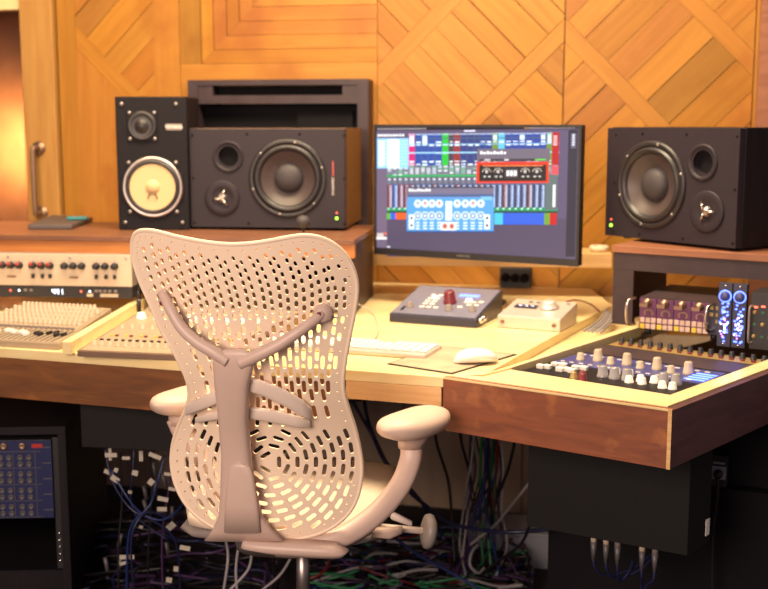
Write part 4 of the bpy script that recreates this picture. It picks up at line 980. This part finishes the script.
# dark rack at far right
d0=Z(750,346,.775)
dk=thing('black_rack_unit','black rack unit with small red and brass controls right of the blue-lit modules','rack unit',(l0.x+math.cos(R_(-30))*.075,l0.y+math.sin(R_(-30))*.075,.7665),R_(-30))
m=MB(); m.bx(0,.22,.0,.10,0,.130,bev=.001); link('case', m, M['black'], dk)
rr=random.Random(5); pts=[(.010+.018*i,0,.03+.028*j) for i in range(6) for j in range(3)]
facekn(dk,'knob',knob(.0045,.008),M['gold'],pts[::2]); facekn(dk,'red_button',lambda: MB().box((0,0,.002),(.008,.004,.004)),M['ledr'],[(.012,0,.098),(.028,0,.100),(.045,0,.096)]); facekn(dk,'green_button',lambda: MB().box((0,0,.001),(.006,.005,.002)),M['cabg'],pts[1::2])
m=MB(); m.tube([(.006,0,.10),(.002,-.018,.097),(.002,-.02,.06),(.002,-.018,.02),(.006,0,.016)],.0025,n=8); link('handle', m, M['grey'], dk)
# -- gear lying in the well: frame at G0
WG=(G1-G0); GAa=ang(G0,G1)
def gearbox(name,label,y0,y1,x0,x1,mat,z=DZ-.008,cat='rack unit'):
    ex=Vector((math.cos(GAa),math.sin(GAa),0)); ey=Vector((-ex.y,ex.x,0)); o=G0+ex*x0+ey*y0
    t=thing(name,label,cat,(o.x,o.y,DZ-.0845),GAa); m=MB(); H=z-(DZ-.0845); m.bx(0,x1-x0,0,y1-y0,0,H,bev=.0015); link('case', m, M['black'], t)
    m=MB(); m.bx(.004,x1-x0-.004,.004,y1-y0-.004,H+.0002,H+.0022,bev=.0006); link('face_plate', m, mat, t); return t,H+.0023
# slanted axis: well follows left strip direction, so each row shifts right
sh=lambda y: y*.20
GW=(G1-G0).length
t,h=gearbox('channel_strip','front rack unit in the wing, crowded with white, red and clear knobs',.004,.148,.004,GW-.004,M['blackwood'])
GWm=GW-.008
rowknobs(t,'white_button',lambda: MB().box((0,0,.005),(.017,.012,.010),bev=.002),[M['white']],[(GWm*(f_*.95+.01),yy*1.65+.034,h) for f_,yy in ((.06,.022),(.10,.026),(.10,.045),(.15,.048),(.20,.022),(.24,.028),(.28,.024),(.25,.045),(.30,.048))])
rowknobs(t,'clear_knob',knob(.011,.024),[M['clear']],[(GWm*(f_*.95+.01),yy*1.65+.034,h) for f_,yy in ((.48,.030),(.56,.030),(.64,.032),(.86,.04),(.93,.045))])
rowknobs(t,'red_knob',knob(.009,.016),[M['darkred']],[(GWm*.40,.04,h),(GWm*.43,.022,h)]); rowknobs(t,'yellow_knob',knob(.008,.014),[M['gold']],[(GWm*.36,.03,h)])
rowknobs(t,'small_white_knob',knob(.0085,.014),[M['white']],[(GWm*(f_*.95+.01),yy*1.65+.034,h) for f_,yy in ((.68,.022),(.72,.036),(.76,.024),(.80,.04),(.90,.02),(.96,.022),(.51,.055),(.60,.055))])
t,h=gearbox('compressor_unit','blue-purple rack unit in the wing with eight ivory knobs in large and small pairs',.152,.290,.004,GW-.004,M['blue']); GWm=GW-.008
rowknobs(t,'large_knob',knob(.0105,.026),[M['ivk']],[(GWm*f_,.075,h) for f_ in (.22,.42,.62,.82)]); rowknobs(t,'small_knob',knob(.0085,.016),[M['ivk']],[(GWm*f_,.060,h) for f_ in (.12,.33,.53,.73)])
m=MB(); 
for i in range(14): m.box((.02+i*GWm*.9/14,.115,h+.0004),(.012,.006,.0008))
for i in range(14): m.box((.02+i*GWm*.9/14,.022,h+.0004),(.010,.005,.0008))
link('printed_legend', m, M['white'], t)
m=MB()
for i in range(10):
    for j in range(4): m.box((GWm*.86+i*.0045,.03+j*.020,h+.0005),(.003,.010,.001))
link('meter_lights', m, M['ledb'], t)
t,h=gearbox('blank_panel','plain dark taupe blank panel between the ivory-knobbed unit and the brass row of knobs',.294,.405,.004,GW+.02,M['stand'],cat='panel')
m=MB(); 
for x in (.02,GW+.04): m.cyl((x,.055,h),(x,.055,h+.002),.004,n=10)
link('screws', m, M['screw'], t)
t,h=gearbox('knob_strip','narrow brass-coloured unit with a row of small black knobs below the shelf unit',.409,.475,.004,GW+.05,M['gold']); n_=15
rowknobs(t,'knob',knob(.0065,.013),[M['black']],[(.02+i*(GW+.01)/n_,.043,h) for i in range(n_)])
rowknobs(t,'red_button',lambda: MB().box((0,0,.002),(.009,.006,.004)),[M['darkred']],[(.03+i*(GW+.01)/n_,.018,h) for i in range(n_-1)])
# ================================================================= under the desk
# left rack cabinet
c0=Z(61,588,0)
cA=D(62,430,2.72); zt_=cA.z; fx=cA.x; fy=cA.y
rc=thing('rack_cabinet','black floor-standing rack cabinet under the left end of the desk, holding a blue patchbay','cabinet',(fx-.60,fy,0),R_(3)); Wc=.60; 
m=MB(); m.bx(0,Wc,0,.5,zt_-.02,zt_,bev=.001); link('top', m, M['blackwood'], rc)
m=MB(); m.bx(Wc-.020,Wc,0,.5,0,zt_-.0205,bev=.001); link('side_panel', m, M['blackwood'], rc); m=MB(); m.bx(0,.045,0,.5,0,zt_-.0205); link('side_panel', m, M['blackwood'], rc)
m=MB(); m.bx(.0455,Wc-.0455,.47,.49,0,zt_-.021); link('back_panel', m, M['blackm'], rc)
m=MB(); m.bx(.0455,Wc-.0205,.015,.46,.0,.165); link('drawer_front', m, M['blackwood'], rc)
pbz=zt_-.235; 
m=MB(); m.bx(Wc-.036,Wc-.0205,.012,.018,.17,zt_-.03); link('rack_rail', m, M['black'], rc)
for i in range(5): m=MB(); m.lathe([(.004,0),(.003,.003),(0,.003)],(Wc-.028,.012,.19+i*.018),'y-',n=8); link('screw', m, M['chrome'], rc)
pb_=thing('patchbay','blue-faced patchbay with rows of round jack sockets in the left rack cabinet','patchbay',(fx-.60+.046,fy+.010,pbz),R_(3))
Wp_=Wc-.084; m=MB(); m.bx(0,Wp_,0,.15,0,.20,bev=.001); link('case', m, M['black'], pb_)
m=MB(); m.bx(0,Wp_,-.003,-.0002,.001,.199); link('face_plate', m, M['navy'], pb_)
pts=[]
for j in range(4):
    for k in range(2):
        for i in range(12): pts.append((Wp_-.055-i*.021-(i//2)*.006,-.003,.014+.042*j+.017*k))
facekn(pb_,'jack_socket',lambda: MB().lathe([(.0072,0),(.0068,.003),(.0045,.003),(.0042,.0005),(0,.0005)],n=12),M['dim'],pts[:96])
facekn(pb_,'top_socket',lambda: MB().lathe([(.009,0),(.0085,.004),(.005,.004),(0,.001)],n=14),M['bronze'],[(Wp_-.07-i*.045,-.003,.186) for i in range(6)])
m=MB()
for j in range(5): m.box((Wp_-.012,-.0035,.022+.040*j),(.022,.001,.002)); m.box((Wp_*.5,-.0035,.004+.042*j),(Wp_*.9,.001,.0012))
for j in range(4):
    for i in range(6): m.box((Wp_-.040-i*.054,-.0035,.024+.042*j),(.0012,.001,.036))
link('printed_legend', m, M['dim'], pb_)
m=MB(); m.box((Wp_-.034,-.0035,.186),(.026,.001,.010)); link('badge', m, M['red'], pb_)
# hanging black boxes
ha=D(80,403,2.62); hb_=D(176,405,2.585); m=MB(); zz=D(80,447,2.62).z; d=(hb_-ha).normalized(); n=Vector((-d.y,d.x,0)); hb2=hb_+d*.25
m.prism([xy(ha),xy(hb2),xy(hb2+n*.25),xy(ha+n*.25)],zz,DZ-.0225,bev=.001); solo('junction_box', m, M['screwk'],'black junction box hanging under the desk left of the chair','box',base=(ha.x,ha.y,zz))
b0=D(527,444,2.42); bz0=D(527,527,2.42).z; b1=D(687,470,2.18); z1b=D(687,556,2.18).z; zz=(bz0+z1b)/2; b0=Z(527,526,zz); b1=Z(687,556,zz)
d=(b1-b0).normalized(); n=Vector((-d.y,d.x,0)); e2=Z(709,543,zz)-b1; e2=e2.normalized(); print('box',b0,b1,e2,zz)
hbx=thing('power_unit','large black box hanging under the right wing with plugs in its underside','box',(b0.x,b0.y,zz))
m=MB(); m.prism([xy(b0),xy(b1),xy(b1+e2*.098),xy(b0+e2*.098)],zz,DZ-.1135,bev=.0015); link('case', m, M['screwk'], hbx, inv_of(hbx))
m=MB(); q=b1+e2*.078; nn=Vector((e2.y,-e2.x,0)); m.prism([xy(q),xy(q+e2*.016),xy(q+e2*.016+nn*.001),xy(q+nn*.001)],zz+.02,zz+.055); link('sticker', m, M['white'], hbx, inv_of(hbx))
for i,(px,mt2) in enumerate(((591,M['offw']),(604,M['offw']),(616,M['grey']),(641,M['offw']),(654,M['grey']))):
    f_=(px-527)/160; p=b0+(b1-b0)*(f_*.97)+e2*.03
    pl=thing('cable_plug',['cream-collared plug at the left of the row under the black box','cream-collared plug second in the row under the black box','grey plug between two cream ones under the black box','cream-collared plug right of the gap under the black box','grey plug at the right of the row under the black box'][i],'plug',(p.x,p.y,zz-.058),0,'plugs under the black box')
    m=MB(); m.cyl((0,0,.040),(0,0,.0575),.0065,n=14); link('collar', m, mt2, pl)
    m=MB(); m.cyl((0,0,.0),(0,0,.040),.0035,.0072,n=14); link('sleeve', m, M['dim'], pl)
    m=MB(); ex=[.06,.05,.02,.01,-.02][i]; m.tube([(0,0,.0),(ex*.1,0,-.02),(ex*.6,.02,-.045),(ex*1.6,.03,-.03) if i<3 else (ex*.5,.02,-.10),(ex*2.2,.05,-.01) if i<3 else (.0,.03,-.25)],.003,n=6); link('lead', m, M['cabn'], pl)
# cabinet below the box
k0=D(548,560,2.62); 
m=MB(); p0=Z(548,640,0)
q0_=D(548,540,2.75); q1_=D(760,540,2.55); d=(q1_-q0_).normalized(); n=Vector((-d.y,d.x,0)); cb_=thing('wing_cabinet','matt black cabinet standing under the right wing behind the hanging box','cabinet',(q0_.x,q0_.y,0))
m.prism([xy(q0_),xy(q0_+d*.9),xy(q0_+d*.9+n*.35),xy(q0_+n*.35)],0,zz+.02,bev=.002); link('body', m, M['blackm'], cb_, inv_of(cb_))
m=MB(); q2_=D(712,470,2.66); m.prism([xy(q0_+d*.30+n*.04),xy(q0_+d*.9+n*.04),xy(q0_+d*.9+n*.30),xy(q0_+d*.30+n*.30)],zz+.0205,DZ-.1135,bev=.001); link('upper_body', m, M['blackm'], cb_, inv_of(cb_))
sk=D(719,468,2.54)
so=thing('power_socket','small black socket with a white-marked plug on the right cabinet beside the hanging box','socket',(sk.x,sk.y,sk.z),ang(q0_,q1_))
m=MB(); m.bx(-.018,.018,.0,.035,-.045,.03,bev=.002); link('box', m, M['black'], so)
m=MB(); m.bx(-.016,.016,-.002,-.0002,-.026,.004); m.bx(-.013,.013,-.002,-.0002,.010,.014); link('white_marking', m, M['box'], so)
m=MB(); m.cyl((0,-.002,-.012),(0,-.018,-.012),.010,n=14); link('plug', m, M['black'], so)
m=MB(); m.tube([(0,-.015,-.02),(.002,-.02,-.06),(-.004,-.02,-.16),(.0,-.02,-.30),(.006,-.01,-.5)],.0035,n=6); link('lead', m, M['cabk'], so)
m=MB(); zz_=D(760,500,2.4); 
# white box on the floor by the wall
wb0=Z(468,566,0); wb1=Z(552,570,0); wx=thing('storage_box','pale grey box standing on the floor against the wall behind the cables','box',(wb0.x,wb0.y,0.0005),ang(wb0,wb1))
hh=.095; m=MB(); m.bx(0,.26,0,.16,0,hh,bev=.003); link('box_body', m, M['box'], wx); m=MB(); m.bx(-.003,.263,-.003,.163,hh+.0005,hh+.012,bev=.003); link('lid', m, M['box'], wx)
# ---- cables
cabs=[]
def cable(pts, r, mat, label, group, name='cable'):
    mm=MB(); mm.tube(pts, r, n=6, sm=6); return solo(name, mm, mat, label, 'cable', group=group)
rr=random.Random(11)
# left bundle below the junction box, hanging
LB=[('cabn',[(105,448,2.66),(112,480,2.64),(130,508,2.60),(152,520,2.60),(175,540,2.62),(180,585,2.66),(176,640,2.7)],'navy cable dropping from the left of the junction box'),
 ('cabb',[(111,470,2.62),(126,495,2.60),(140,512,2.6),(160,520,2.6),(176,512,2.62),(186,500,2.66)],'blue cable curving right below the junction box'),
 ('cabn',[(134,448,2.66),(133,470,2.65),(131,500,2.66),(140,520,2.66),(168,540,2.66)],'navy cable hanging beside the tags'),
 ('cabb',[(165,455,2.66),(158,480,2.64),(150,505,2.6),(132,525,2.6),(127,560,2.62),(128,640,2.66)],'blue cable sweeping left from the back of the chair'),
 ('cabn',[(172,520,2.62),(150,512,2.6),(137,522,2.58),(131,545,2.58),(135,600,2.62)],'navy loop below the junction box'),
 ('cabk',[(120,448,2.68),(122,500,2.70),(118,560,2.7),(122,640,2.72)],'black cable hanging straight left of the chair'),
 ('cabk',[(150,448,2.68),(152,490,2.70),(148,560,2.7),(150,640,2.72)],'black cable hanging straight beside the chair'),
 ('cabp',[(168,448,2.66),(170,480,2.68),(162,540,2.7),(165,640,2.72)],'purple cable hanging behind the chair edge')]
for mt2,P,lb in LB: cable([D(*p) for p in P], .0027, M[mt2], lb, 'cables hanging left of the chair')
mm=MB()
tg=[]
TP0=[(111,455,12,4,0),(126,458,8,3,0),(141,456,4,10,0),(155,456,13,4,.4),(110,453,3,14,0),(108,472,8,4,.4),(115,479,9,5,.6),(135,473,6,5,.2),(151,482,6,6,.7),(163,499,11,4,.2),(162,509,10,4,0),(171,526,9,6,-.7),(116,470,4,4,.4),(127,557,15,4,0),(124,563,9,3,-.3),(169,580,6,5,.2),(176,569,5,5,.1),(168,474,8,3,.1),(172,489,7,3,.2),(141,527,4,3,.3),(130,492,4,3,.2),(212,537,8,4,-.5),(203,531,9,4,-.3),(185,548,10,4,.2)]
for i,(x,y,w_,h_,a_) in enumerate(TP0):
    p=D(x,y,2.61+ (i%3)*.02); s=430
    if x>180: p=D(x,y,2.5)
    m=MB(); 
    m.M=Matrix.Translation(p)@Matrix.Rotation(a_,4,'Y')
    m.box((0,0,0),(w_/s,.0012+.001*(h_<5),h_/s*1.1))
    solo('cable_tag', m, M['tagw'], 'small white paper tag on the cables left of the chair','tag',base=p,group='paper tags on the hanging cables')
RB=[('cabk',[(434,400,2.9),(436,440,3.0),(448,480,3.05),(452,520,3.0),(455,570,2.95)],'black cable hanging nearest the armrest'),
 ('cabk',[(458,405,2.9),(461,440,3.0),(470,480,3.05),(466,530,3.0),(470,570,2.95)],'black cable hanging in the middle under the desk'),
 ('cabw',[(475,430,2.95),(471,470,3.0),(468,510,3.0),(462,560,2.95)],'white cable hanging under the desk'),
 ('cabb',[(488,432,2.9),(485,470,2.95),(484,500,2.95),(490,530,2.9),(500,575,2.9)],'bright blue cable hanging under the desk'),
 ('cabb',[(478,520,2.95),(484,480,2.95),(488,450,2.95),(485,430,2.9)],'blue cable beside the bright one under the desk'),
 ('cabg',[(482,432,2.95),(480,480,3.0),(481,530,3.0),(484,575,2.95)],'green cable hanging under the desk'),
 ('cabg',[(494,432,2.95),(491,470,3.0),(487,520,3.0),(492,575,2.95)],'second green cable hanging under the desk'),
 ('cabr',[(497,432,2.95),(496,470,3.0),(490,520,3.0)],'dark red cable hanging under the desk'),
 ('cabk',[(516,435,2.9),(508,470,2.95),(496,500,3.0),(486,540,2.95)],'black cable slanting in from the right box'),
 ('cabw',[(560,440,2.8),(530,482,2.8),(508,510,2.9),(495,525,2.95),(470,545,2.95)],'grey-white cable slanting to the floor'),
 ('cabn',[(352,400,2.9),(372,435,2.9),(385,462,2.85),(408,490,2.85),(425,505,2.85),(448,522,2.8),(480,530,2.75),(515,532,2.7),(560,528,2.7)],'navy cable looping from behind the chair across to the right box'),
 ('cabp',[(345,402,2.95),(380,398,3.0),(420,393,3.05),(450,392,3.0)],'purple cable strung just below the desk edge'),
 ('cabn',[(362,385,2.85),(368,420,2.9),(380,450,2.95),(392,470,3.0),(420,500,3.0),(445,540,2.9)],'navy cable behind the right armrest'),
 ('cabb',[(395,538,2.85),(420,556,2.8),(450,572,2.75),(480,590,2.7),(500,610,2.65)],'thick blue cable lying on the floor right of the chair'),
 ('cabw',[(478,545,2.9),(472,552,2.88),(470,565,2.86),(478,573,2.86),(484,568,2.88)],'white looped cable near the pale grey box'),
 ('cabk',[(530,525,2.6),(520,545,2.75),(500,560,2.85),(480,575,2.9)],'black cable drooping from the hanging box to the floor')]
for mt2,P,lb in RB: cable([D(*p) for p in P], .0042 if mt2!='cabn' else .0052, M[mt2], lb, 'cables hanging under the desk')
for i in range(16):
    mt2=rr.choice(['cabk','cabk','cabn','cabp','cabw','cabg','cabb']); x=rr.uniform(468,500); x2=x+rr.uniform(-28,14)
    cable([D(x,432,3.0),D(x+rr.uniform(-6,8),470,3.0),D((x+x2)/2+rr.uniform(-5,5),510,3.0),D(x2,545,2.98),D(x2+rr.uniform(-20,20),575,2.9)], rr.choice((.0025,.0035)), M[mt2], 'thin cable in the bunch hanging below the middle of the desk','thin cables in the bunch')
for i,P in enumerate(([(238,550,2.5),(236,575,2.5),(240,620,2.5)],[(252,552,2.5),(248,570,2.5),(230,590,2.5)],[(292,556,2.6),(280,575,2.6),(262,590,2.6)],[(226,540,2.6),(228,560,2.55),(222,600,2.55)])):
    cable([D(*p) for p in P], .0035, M['cabw'], 'grey-white cable hanging below the chair back','grey cables below the chair back')
# floor tangle
def tangle(x0,x1,y0,y1,n,r,zmax,seed,mats,label,hgt=.06):
    rr=random.Random(seed); mm=MB(); keys=list(mats)
    for i in range(n):
        mm.mi=rr.randrange(len(keys)); px=rr.uniform(x0,x1); 
        yy=rr.uniform(y0,y1); a=rr.uniform(0,6.28); P=[]; x,y=px,yy; z=rr.uniform(.01,hgt)
        for k in range(rr.randint(5,9)):
            P.append((x,y,max(.006,z))); a+=rr.uniform(-1.1,1.1); x+=math.cos(a)*.07; y+=math.sin(a)*.045; z+=rr.uniform(-.02,.02)
            x=min(max(x,x0),x1); y=min(max(y,y0),y1); z=min(z,hgt)
        mm.tube(P, r*rr.choice((.7,1,1.2)), n=5, sm=4)
    o=solo('cable_tangle', mm, [M[k_] for k_ in keys], label,'cables'); o['kind']='stuff'; return o
tangle(-.22,.40,2.95,3.30,170,.004,0,1,['cabk','cabk','cabn','cabb','cabg','cabw','cabw','cabr','cabp','cabk'],'tangle of many coloured cables on the floor right of the chair',.09)
tangle(-.95,-.30,2.75,3.3,120,.004,0,2,['cabk','cabk','cabn','cabn','cabk','cabk','cabp'],'dark tangle of cables on the floor left of and below the chair',.16)
# plugs and connectors hinted in the dark left bundle
for i in range(10):
    x=rr.uniform(105,175); y=rr.uniform(468,575); p=D(x,y,2.75); m=MB(); q=p+Vector((rr.uniform(-.01,.01),0,.035)); m.cyl(p,q,.005,n=10); solo('cable_plug',m,M['dim'],'small metal plug hanging among the cables left of the chair','plug',group='plugs among the left cables')
# grey cable bundle in the gap right of the worktop
for i in range(5):
    cable([Z(606+i*2.2,310+i*1.0,DZ+.01),Z(600+i*2.6,319+i,DZ+.014),Z(592+i*3,326+i*.8,DZ+.012),Z(584+i*4,331+i*.5,DZ+.004)],.0034,M['cabw' if i%2 else 'grey'],'grey cable in the bundle beside the right edge of the worktop','grey cables beside the worktop')
cable([Z(345,283,DZ+.01),D(352,300,3.2),Z(372,312,DZ+.005),Z(378,330,DZ+.005),Z(372,342,DZ+.005)],.002,M['offw'],'thin pale keyboard cable curling over the worktop','desk cables')
cable([Z(560,304,DZ+.035),Z(575,300,DZ+.05),Z(590,304,DZ+.02),Z(600,312,DZ+.006)],.0022,M['darkred'],'thin dark red cable behind the silver interface','desk cables')
# copper room lamp light
p=D(-4,146,4.44)
spot('corridor_lamp', p-Vector((.0,.12,0)), p+Vector((0,.3,0)), 22, (1,.66,.30), 120, 1.0, .04)
